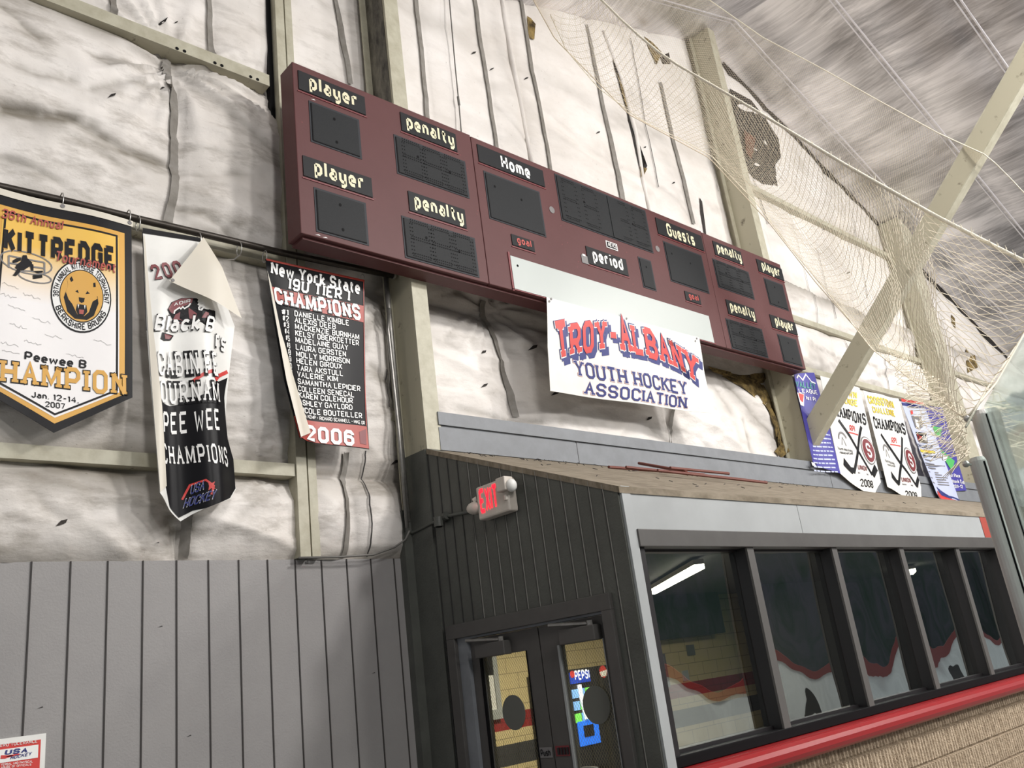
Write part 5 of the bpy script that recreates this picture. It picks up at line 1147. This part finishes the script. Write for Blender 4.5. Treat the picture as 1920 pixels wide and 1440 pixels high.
pennant('white champions pennant dated 2009 hanging second from the diagonal brace', z2, dict(L=[z2(100, 175), z2(350, 1180), z2(530, 1275)], R=[z2(465, 265), z2(710, 1180), z2(712, 1295)],
    yellow=[('CROSSTOWN', z2(165, 305), z2(432, 360), z2(145, 235)), ('CHALLENGE', z2(210, 400), z2(440, 445), z2(195, 345))], ch=(z2(222, 560), z2(552, 630), z2(200, 455)),
    sticks=[([z2(290, 630), z2(400, 800), z2(480, 930), z2(660, 1175)], [z2(640, 1150), z2(672, 1060), z2(688, 1110), z2(672, 1192)]), ([z2(510, 665), z2(495, 850), z2(478, 1150)], [z2(490, 1120), z2(480, 1170), z2(398, 1085), z2(390, 1015), z2(460, 1110)])],
    rpi=(z2(395, 720), z2(440, 725), z2(390, 670)), rl=[z2(385, 738), z2(482, 758)], S=z2(592, 905), em=z2(355, 830), yh=(z2(322, 915), z2(430, 945), z2(320, 890)), **{'as': (z2(350, 955), z2(440, 972), z2(348, 935))}, un=(z2(505, 1120), z2(590, 1135), z2(498, 1080)), ul=[z2(512, 1150), z2(612, 1168)], yr='2009', y=(z2(548, 1275), z2(660, 1298), z2(538, 1220))))
# pale blue cup banner
t, S = rb('cup_banner', 'pale blue challenge cup banner with a red and navy swoosh at the bottom', [z2(485, 290), z2(680, 800), z2(860, 1240), z2(905, 1305)], [z2(740, 340), z2(900, 780), z2(1070, 1220), z2(1108, 1338)], M['ltblue'])
rpoly(t, S, [z2(485, 265), z2(720, 305), z2(735, 330), z2(490, 295)], 'red', .004, 'red_header'); rpoly(t, S, [z2(492, 305), z2(738, 345), z2(742, 365), z2(500, 335)], 'navy', .004, 'navy_header')
rpoly(t, S, [z2(585, 385), z2(620, 380), z2(625, 420), z2(600, 435)], 'red', .004, 'crest'); rpoly(t, S, [z2(600, 440), z2(700, 450), z2(720, 560), z2(690, 580), z2(640, 560)], 'grey', .004, 'player_print'); rpoly(t, S, [z2(640, 470), z2(670, 480), z2(690, 580), z2(650, 540)], 'white2', .006, 'player_print')
rpoly(t, S, [z2(640, 610), z2(755, 620), z2(775, 725), z2(670, 710)], 'ink', .004, 'cup_field'); rt(t, S, 'CAN', z2(662, 695), z2(718, 705), z2(655, 630), 'red', 3.2, 0, .007, .2); rt(t, S, 'AM', z2(722, 705), z2(765, 710), z2(715, 640), 'white2', 3.0, 0, .007)
rt(t, S, 'CHALLENGE CUP', z2(662, 765), z2(822, 782), z2(655, 735), 'ink', 2.6); rpoly(t, S, [z2(680, 790), z2(840, 808), z2(842, 835), z2(690, 818)], 'yellow', .004, 'yellow_bar')
rt(t, S, 'Juniors', z2(710, 860), z2(915, 880), z2(700, 835), 'ink', 2.6, .3)
q = MB()
for k, (xa, ya, xb, yb) in enumerate(((738, 895, 820, 905), (738, 932, 845, 945), (745, 955, 945, 965), (770, 980, 860, 990), (850, 1030, 885, 1033), (855, 1050, 915, 1058), (860, 1075, 970, 1090), (870, 1100, 955, 1110), (880, 1125, 980, 1140), (885, 1150, 985, 1165), (775, 1020, 795, 1025), (800, 1080, 822, 1088), (820, 1130, 845, 1140))): put_line(q, [RP(*z2(xa, ya)), RP(*z2(xb, yb))], .016, S, .004, 1)
obj('small_print', q, M['grey'], t)['kind'] = 'stuff'
rpoly(t, S, [z2(862, 1175), z2(920, 1240), z2(1000, 1285), z2(1105, 1310), z2(1108, 1328), z2(1000, 1300), z2(915, 1265)], 'navy', .004, 'navy_swoosh'); rpoly(t, S, [z2(868, 1215), z2(920, 1265), z2(1000, 1305), z2(1070, 1325), z2(960, 1320), z2(905, 1300), z2(875, 1265)], 'red', .004, 'red_swoosh')
# second blue banner
t, S = rb('place_banner', 'dark blue first place banner with a green diamond, rightmost of the banners', [z2(760, 330), z2(900, 760), z2(1060, 1218)], [z2(955, 350), z2(1080, 800), z2(1200, 1212)], M['blue'], .006, .04)
rpoly(t, S, [z2(900, 750), z2(1020, 860), z2(1072, 905), z2(1050, 1010), z2(985, 905)], 'green', .004, 'green_diamond'); rpoly(t, S, [z2(920, 828), z2(1005, 850), z2(985, 905), z2(950, 900)], 'white2', .006, 'white_wing'); rpoly(t, S, [z2(850, 540), z2(940, 560), z2(930, 650), z2(870, 640)], 'green', .004, 'green_diamond')
rt(t, S, '1st Place', z2(1030, 1065), z2(1130, 1075), z2(1025, 1035), 'white2', 2.6, .4); rt(t, S, 'Mohawk Cup', z2(1030, 1125), z2(1175, 1140), z2(1022, 1090), 'white2', 2.4, .3); rt(t, S, '2011-12', z2(1065, 1180), z2(1160, 1186), z2(1058, 1150), 'white2', 2.6, .3)

# sticks lying on the shed roof
rr = random.Random(2)
for k, (a, b, lab) in enumerate((((1142, 879), (1330, 893), 'red brown stick on the plywood roof, nearest the grey fascia beam'), ((1175, 883), (1400, 906), 'longest red brown stick lying in the pile on the plywood roof'), ((1235, 893), (1440, 915), 'red brown stick at the right end of the roof pile'), ((1200, 882), (1290, 899), 'short red brown stick lying across the middle of the roof pile'), ((1260, 896), (1370, 905), 'red brown stick at the near side of the roof pile'))):
    def onroof(px, py):
        d = ray(px, py); s = (1.715 - .995) / (YC - YV); tt = (.995 - s * YV) / (d[2] - s * d[1]); return d * tt + np.array([0, 0, .016 + .018 * k])
    q = MB().tube([onroof(*a), onroof(*b)], .014, 6); tag(obj('hockey_stick', q, M['stick']), lab, 'stick', 'sticks on the plywood roof')

# ------------------------------------------------------------------ RINK GLASS AND NETS
YN = 1.05
gp = thing('rink_glass_post', 'taller worn aluminium glass post at the right edge, beside the glass pane', 'post', (6.2, YN, -EYE), 'rink glass posts')
dg = ray(1601, 1175); dg = np.array([dg[0], dg[1], 0]); dg /= np.linalg.norm(dg); sd = np.array([dg[1], -dg[0], 0])
def post(par, c, zt, r, notch):
    m_ = MB().tube([(c[0], c[1], -EYE), (c[0], c[1], zt - r * .5), (c[0], c[1], zt)], [r, r, r * .8], 18)
    obj('extrusion', m_, M['alu'], par, smooth=False)
    q = MB()
    for s in (1,):
        p = c + sd * 0 + dg * (-r * .98) * s * 0 + sd * (r * .55 * s) - dg * (r * .86)
        q.tube([(p[0], p[1], -EYE), (p[0], p[1], zt - .02)], .0035, 6)
    obj('gasket', q, M['black'], par)
pa = at(1835, 771, 'y', YN); pc = np.array([pa[0], pa[1], 0])
post(gp, pc, pa[2], .031, 0)
gs = thing('rink_glass_post', 'shorter worn aluminium glass post standing left of the taller one', 'post', (5.9, YN, -EYE), 'rink glass posts')
pb = at(1831, 858, 'y', YN); post(gs, np.array([pb[0], pb[1], 0]), pb[2], .028, 0)
for par, p, nm in ((gp, at(1813, 785, 'y', YN), 'a'), (gs, at(1811, 870, 'y', YN), 'b')):
    q = MB().sphere(p, .012, 8, 6).tube([p, p + np.array([.04, 0, .0])], .005, 6); obj('net_clip', q, M['hook'], par)
g0 = pc - dg * .034 + sd * .016; L_ = 3.0
zt = at(1846, 766, 'y', YN)[2] - .01
q = MB(); e0 = g0; e1 = g0 - dg * L_; th = sd * .010
q.extrude([(e0[0], e0[1], -EYE), (e1[0], e1[1], -EYE), (e1[0], e1[1], zt), (e0[0], e0[1], zt)], tuple(th))
tag(obj('rink_glass', q, M['dasher']), 'greenish pane of rink safety glass at the right edge of view', 'glass')

def net_mesh(P, r):
    """cords between neighbouring knots of a grid of points"""
    mb = MB(); n, m, _ = P.shape
    tri = [(math.cos(a), math.sin(a)) for a in (0, 2.094, 4.189)]
    A = []; B = []
    par = (np.add.outer(np.arange(n), np.arange(m)) % 2) == 0
    k1_ = par[:-1, :-1]; A.append(P[:-1, :-1][k1_]); B.append(P[1:, 1:][k1_])
    k2_ = par[:-1, 1:]; A.append(P[:-1, 1:][k2_]); B.append(P[1:, :-1][k2_])
    A = np.concatenate(A); B = np.concatenate(B); D = B - A; ln = np.linalg.norm(D, axis=1); ok = ln > 1e-5; A, B, D, ln = A[ok], B[ok], D[ok], ln[ok]
    D = D / ln[:, None]; ref = np.where(np.abs(D[:, 2:3]) < .9, np.array([[0, 0, 1.]]), np.array([[1., 0, 0]])); u_ = np.cross(D, ref); u_ /= np.linalg.norm(u_, axis=1)[:, None]; v_ = np.cross(D, u_)
    V = []
    for E in (A, B):
        for c, s in tri: V.append(E + (u_ * c + v_ * s) * r)
    V = np.stack(V, 1).reshape(-1, 3); k = len(A); idx = np.arange(k)[:, None] * 6
    F = np.concatenate([idx + np.array([[0, 1, 4, 3]]), idx + np.array([[1, 2, 5, 4]]), idx + np.array([[2, 0, 3, 5]])])
    mb.v = V.tolist(); mb.f = F.tolist(); return mb
def lerp_poly(pts, t):
    pts = np.array(pts, float); L = np.r_[0, np.cumsum(np.linalg.norm(np.diff(pts, axis=0), axis=1))]; L /= L[-1]
    return np.stack([np.interp(t, L, pts[:, i]) for i in range(3)], -1)
# near net: one diamond mesh sheet hung on the thick rope, far and fine on the left, close and coarse at the glass post
ROPE1 = [(1060, -55, 4.5), (1120, -8, 4.2), (1180, 52, 3.95), (1250, 110, 3.65), (1400, 197, 2.86), (1590, 312, 2.0), (1760, 408, 1.42), (1920, 490, 1.05), (2040, 550, .85)]
def rope3(px):
    """straight rope in space"""
    return at(px, np.interp(px, [r[0] for r in ROPE1], [r[1] for r in ROPE1]), 'y', np.interp(px, [r[0] for r in ROPE1], [r[2] for r in ROPE1]))
rope_pts = [rope3(r[0]) for r in ROPE1]
HEM = [(1030, 28, 4.75), (1060, 95, 4.72), (1120, 165, 4.7), (1200, 225, 4.66), (1270, 258, 4.6), (1335, 292, 4.5), (1420, 380, 4.3), (1480, 460, 4.1), (1560, 560, 3.7), (1632, 655, 3.1), (1700, 705, 2.4), (1765, 748, 1.7), (1813, 785, YN), (1870, 715, YN - .05), (1925, 615, YN - .14), (1990, 520, YN - .2)]
hem_pts = [at(x, y, 'y', Y) for x, y, Y in HEM]
TPX = [1100, 1118, 1145, 1180, 1215, 1255, 1315, 1365, 1440, 1530, 1600, 1665, 1725, 1810, 1900, 1990]
top_pts = [rope3(x) for x in TPX]
def sheet_net(top, bot, nu, nv, pw=1.0):
    tu = np.linspace(0, 1, nu); k = np.linspace(0, 1, len(top))
    T_ = np.stack([np.interp(tu, k, [p[i] for p in top]) for i in range(3)], -1); H_ = np.stack([np.interp(tu, k, [p[i] for p in bot]) for i in range(3)], -1)
    f = (np.linspace(0, 1, nv) ** pw)[None, :, None]
    return T_[:, None] * (1 - f) + H_[:, None] * f, T_, H_
nu, nv = 181, 61
_, T_, H_ = sheet_net(top_pts, hem_pts, nu, nv)
# even cord length: columns spaced along the sheet, rows stepped down from the rope and stopped at the hem
d = np.r_[0, np.cumsum(np.linalg.norm(np.diff(T_ * .6 + H_ * .4, axis=0), axis=1))]; d /= d[-1]
idx = np.interp(np.linspace(0, 1, nu), d, np.arange(nu)); ii = np.clip(idx.astype(int), 0, nu - 2); ff = (idx - ii)[:, None]
T_ = T_[ii] * (1 - ff) + T_[ii + 1] * ff; H_ = H_[ii] * (1 - ff) + H_[ii + 1] * ff
ln = np.linalg.norm(H_ - T_, axis=1)[:, None]; fr = np.minimum(1, np.arange(nv)[None, :] * .052 / ln)
fr[:, -1] = 1
G_ = T_[:, None] * (1 - fr[:, :, None]) + H_[:, None] * fr[:, :, None]
tu = np.linspace(0, 1, nu)[:, None]; jj = np.linspace(0, 1, nv)[None, :]
rs = np.random.RandomState(7)
jj = fr
G_[:, :, 2] -= .10 * np.sin(math.pi * jj) * (1 - .5 * tu)
G_[:, :, 1] += .012 * np.sin(tu * 40 + jj * 4) * np.sin(math.pi * jj) + .012 * np.sin(jj * 17 + tu * 12)
G_[:, :, 0] += .006 * np.sin(tu * 47 + jj * 13) * np.sin(math.pi * jj)
G_[:, 1:-1] += (rs.rand(nu, nv - 2, 3) - .5) * .008 * (fr[:, 1:-1, None] < 1)
nn = thing('coarse_safety_net', 'cream safety net hanging from the thick rope, coarse and close beside the glass post', 'net', tuple(H_[80]))
obj('mesh', net_mesh(G_, .0017), M['net'], nn)
hp = [G_[k, -1] for k in range(0, nu, 2)]
obj('bottom_cord', MB().tube([tuple(p) for p in hp], .0045, 6), M['net'], nn, smooth=True)
rs = random.Random(3); q = MB()
for k in range(52):
    p = rope3(1130 + k * 16.5); d = np.array([rs.uniform(-.02, .02), rs.uniform(-.012, .012), rs.uniform(.015, .05)]); q.tube([p, p + d], .0016, 4); d[0] *= -1; q.tube([p, p + d * .8], .0016, 4)
obj('tie', q, M['rope'], nn)['kind'] = 'stuff'
tag(obj('thick_rope', MB().tube([tuple(rope3(x)) for x in range(1060, 2041, 35)], .0115, 8), M['rope'], smooth=True), 'thick white rope stretched across the upper right carrying the cream net', 'rope')
# tail of the net drawn together and tied off at the glass posts
B0 = [at(x, y, 'y', Y) for x, y, Y in ((1660, 640, 2.9), (1700, 700, 2.5), (1726, 770, 2.3), (1745, 815, 2.2))]; B1 = [at(x, y, 'y', YN + .02) for x, y in ((1811, 778), (1812, 790), (1811, 840), (1811, 872))]
nu, nv = 33, 19; tt = np.linspace(0, 1, nv); ra = np.random.RandomState(5)
a_, b_ = lerp_poly(B0, tt), lerp_poly(B1, tt); G2 = np.zeros((nu, nv, 3))
for i in range(nu):
    f = i / (nu - 1); G2[i] = a_ * (1 - f) + b_ * f
    G2[i, :, 2] -= .10 * math.sin(math.pi * f) * (.3 + tt) + .05 * math.sin(math.pi * f) * np.sin(tt * 19)
    G2[i, :, 1] += .12 * math.sin(math.pi * f) * np.sin(tt * 23 + f * 4)
G2 += (ra.rand(nu, nv, 3) - .5) * .02
nb = thing('gathered_net', 'bunched tail of cream netting tied off at the glass post over the right banners', 'net', tuple(G2[16, 10]))
obj('mesh', net_mesh(G2, .0014), M['net'], nb)
# thin rope up to the brace, and the fine net behind it
R2 = [(960, -140, 5.0), (1130, -100, 4.9), (1330, 0, 4.5), (1430, 70, 4.1), (1540, 128, 3.6), (1650, 190, 3.1), (1760, 250, 2.6), (1845, 289, 2.20)]
r2 = [at(x, y, 'y', Y) for x, y, Y in R2]
tr_ = thing('thin_rope', 'thin white rope sagging up to the diagonal brace, above the thick rope', 'rope', tuple(r2[3]))
obj('cord', MB().tube([tuple(p) for p in r2], .007, 6), M['rope'], tr_, smooth=True)
r3 = [at(x, y, 'y', 2.19) for x, y in ((1845, 289), (1865, 305), (1895, 335), (1930, 372))]; obj('cord_tail', MB().tube([tuple(p) for p in r3], .006, 6), M['rope'], tr_, smooth=True)
HEMF = [at(x, y, 'y', Y) for x, y, Y in ((1000, 0, 4.85), (1040, 72, 4.8), (1180, 215, 4.75), (1330, 296, 4.7), (1440, 415, 4.65), (1530, 530, 4.6), (1600, 610, 4.55), (1650, 650, 4.5))]
G3, T_, H_ = sheet_net(r2, HEMF, 321, 121)
tu = np.linspace(0, 1, 321)[:, None]; jj = np.linspace(0, 1, 121)[None, :]
G3[:, :, 1] += .05 * np.sin(tu * 25) * np.sin(math.pi * jj)
nf = thing('fine_safety_net', 'fine pale safety net high on the right in front of the torn wall', 'net', tuple(H_[100]))
obj('mesh', net_mesh(G3, .0010), M['netfine'], nf)
obj('hem_cord', MB().tube([tuple(p) for p in H_[::4]], .006, 6), M['netfine'], nf, smooth=True)
q = MB().tube([tuple(at(x, y, 'y', YN - .02)) for x, y in ((1811, 800), (1850, 730), (1885, 680), (1930, 612))], .0045, 6)
tag(obj('glass_rope', q, M['rope'], smooth=True), 'pale rope rising along the top of the rink glass', 'rope')

# ------------------------------------------------------------------ the rink behind the camera (seen mirrored in the windows)
bdm = struct(obj('wall_rink_boards', MB().box(-9, 80, -6.0, -5.9, -EYE, -.66), M['boards']))
obj('top_rail', MB().box(-9, 80, -6.05, -5.85, -.68, -.50), pm('dull_red_rail', (120, 34, 32), .5), bdm)
struct(obj('wall_far', MB().box(-9, 80, -22, -21.9, -EYE, 12).box(80, 80.1, -22, 4, -EYE, 12), M['stand']))
for ax, az, rx, rz, w in (20.9, -1.74, .6, .5, .22), (31.0, -1.74, .9, .6, .25), (43.5, -1.74, 1.0, .6, .3):  # made-up dark arches, unseen directly, added for their reflection in the windows
    q = MB(); n_ = 20
    for k in range(n_):
        a0, a1 = math.pi * k / n_, math.pi * (k + 1) / n_
        q.grid([[(ax + (rx + d) * math.cos(a), -5.895, az + (rz + d * 1.2) * math.sin(a)) for d in (0, w)] for a in (a0, a1)])
    obj('mirrored_arch', q, M['ink'], bdm)
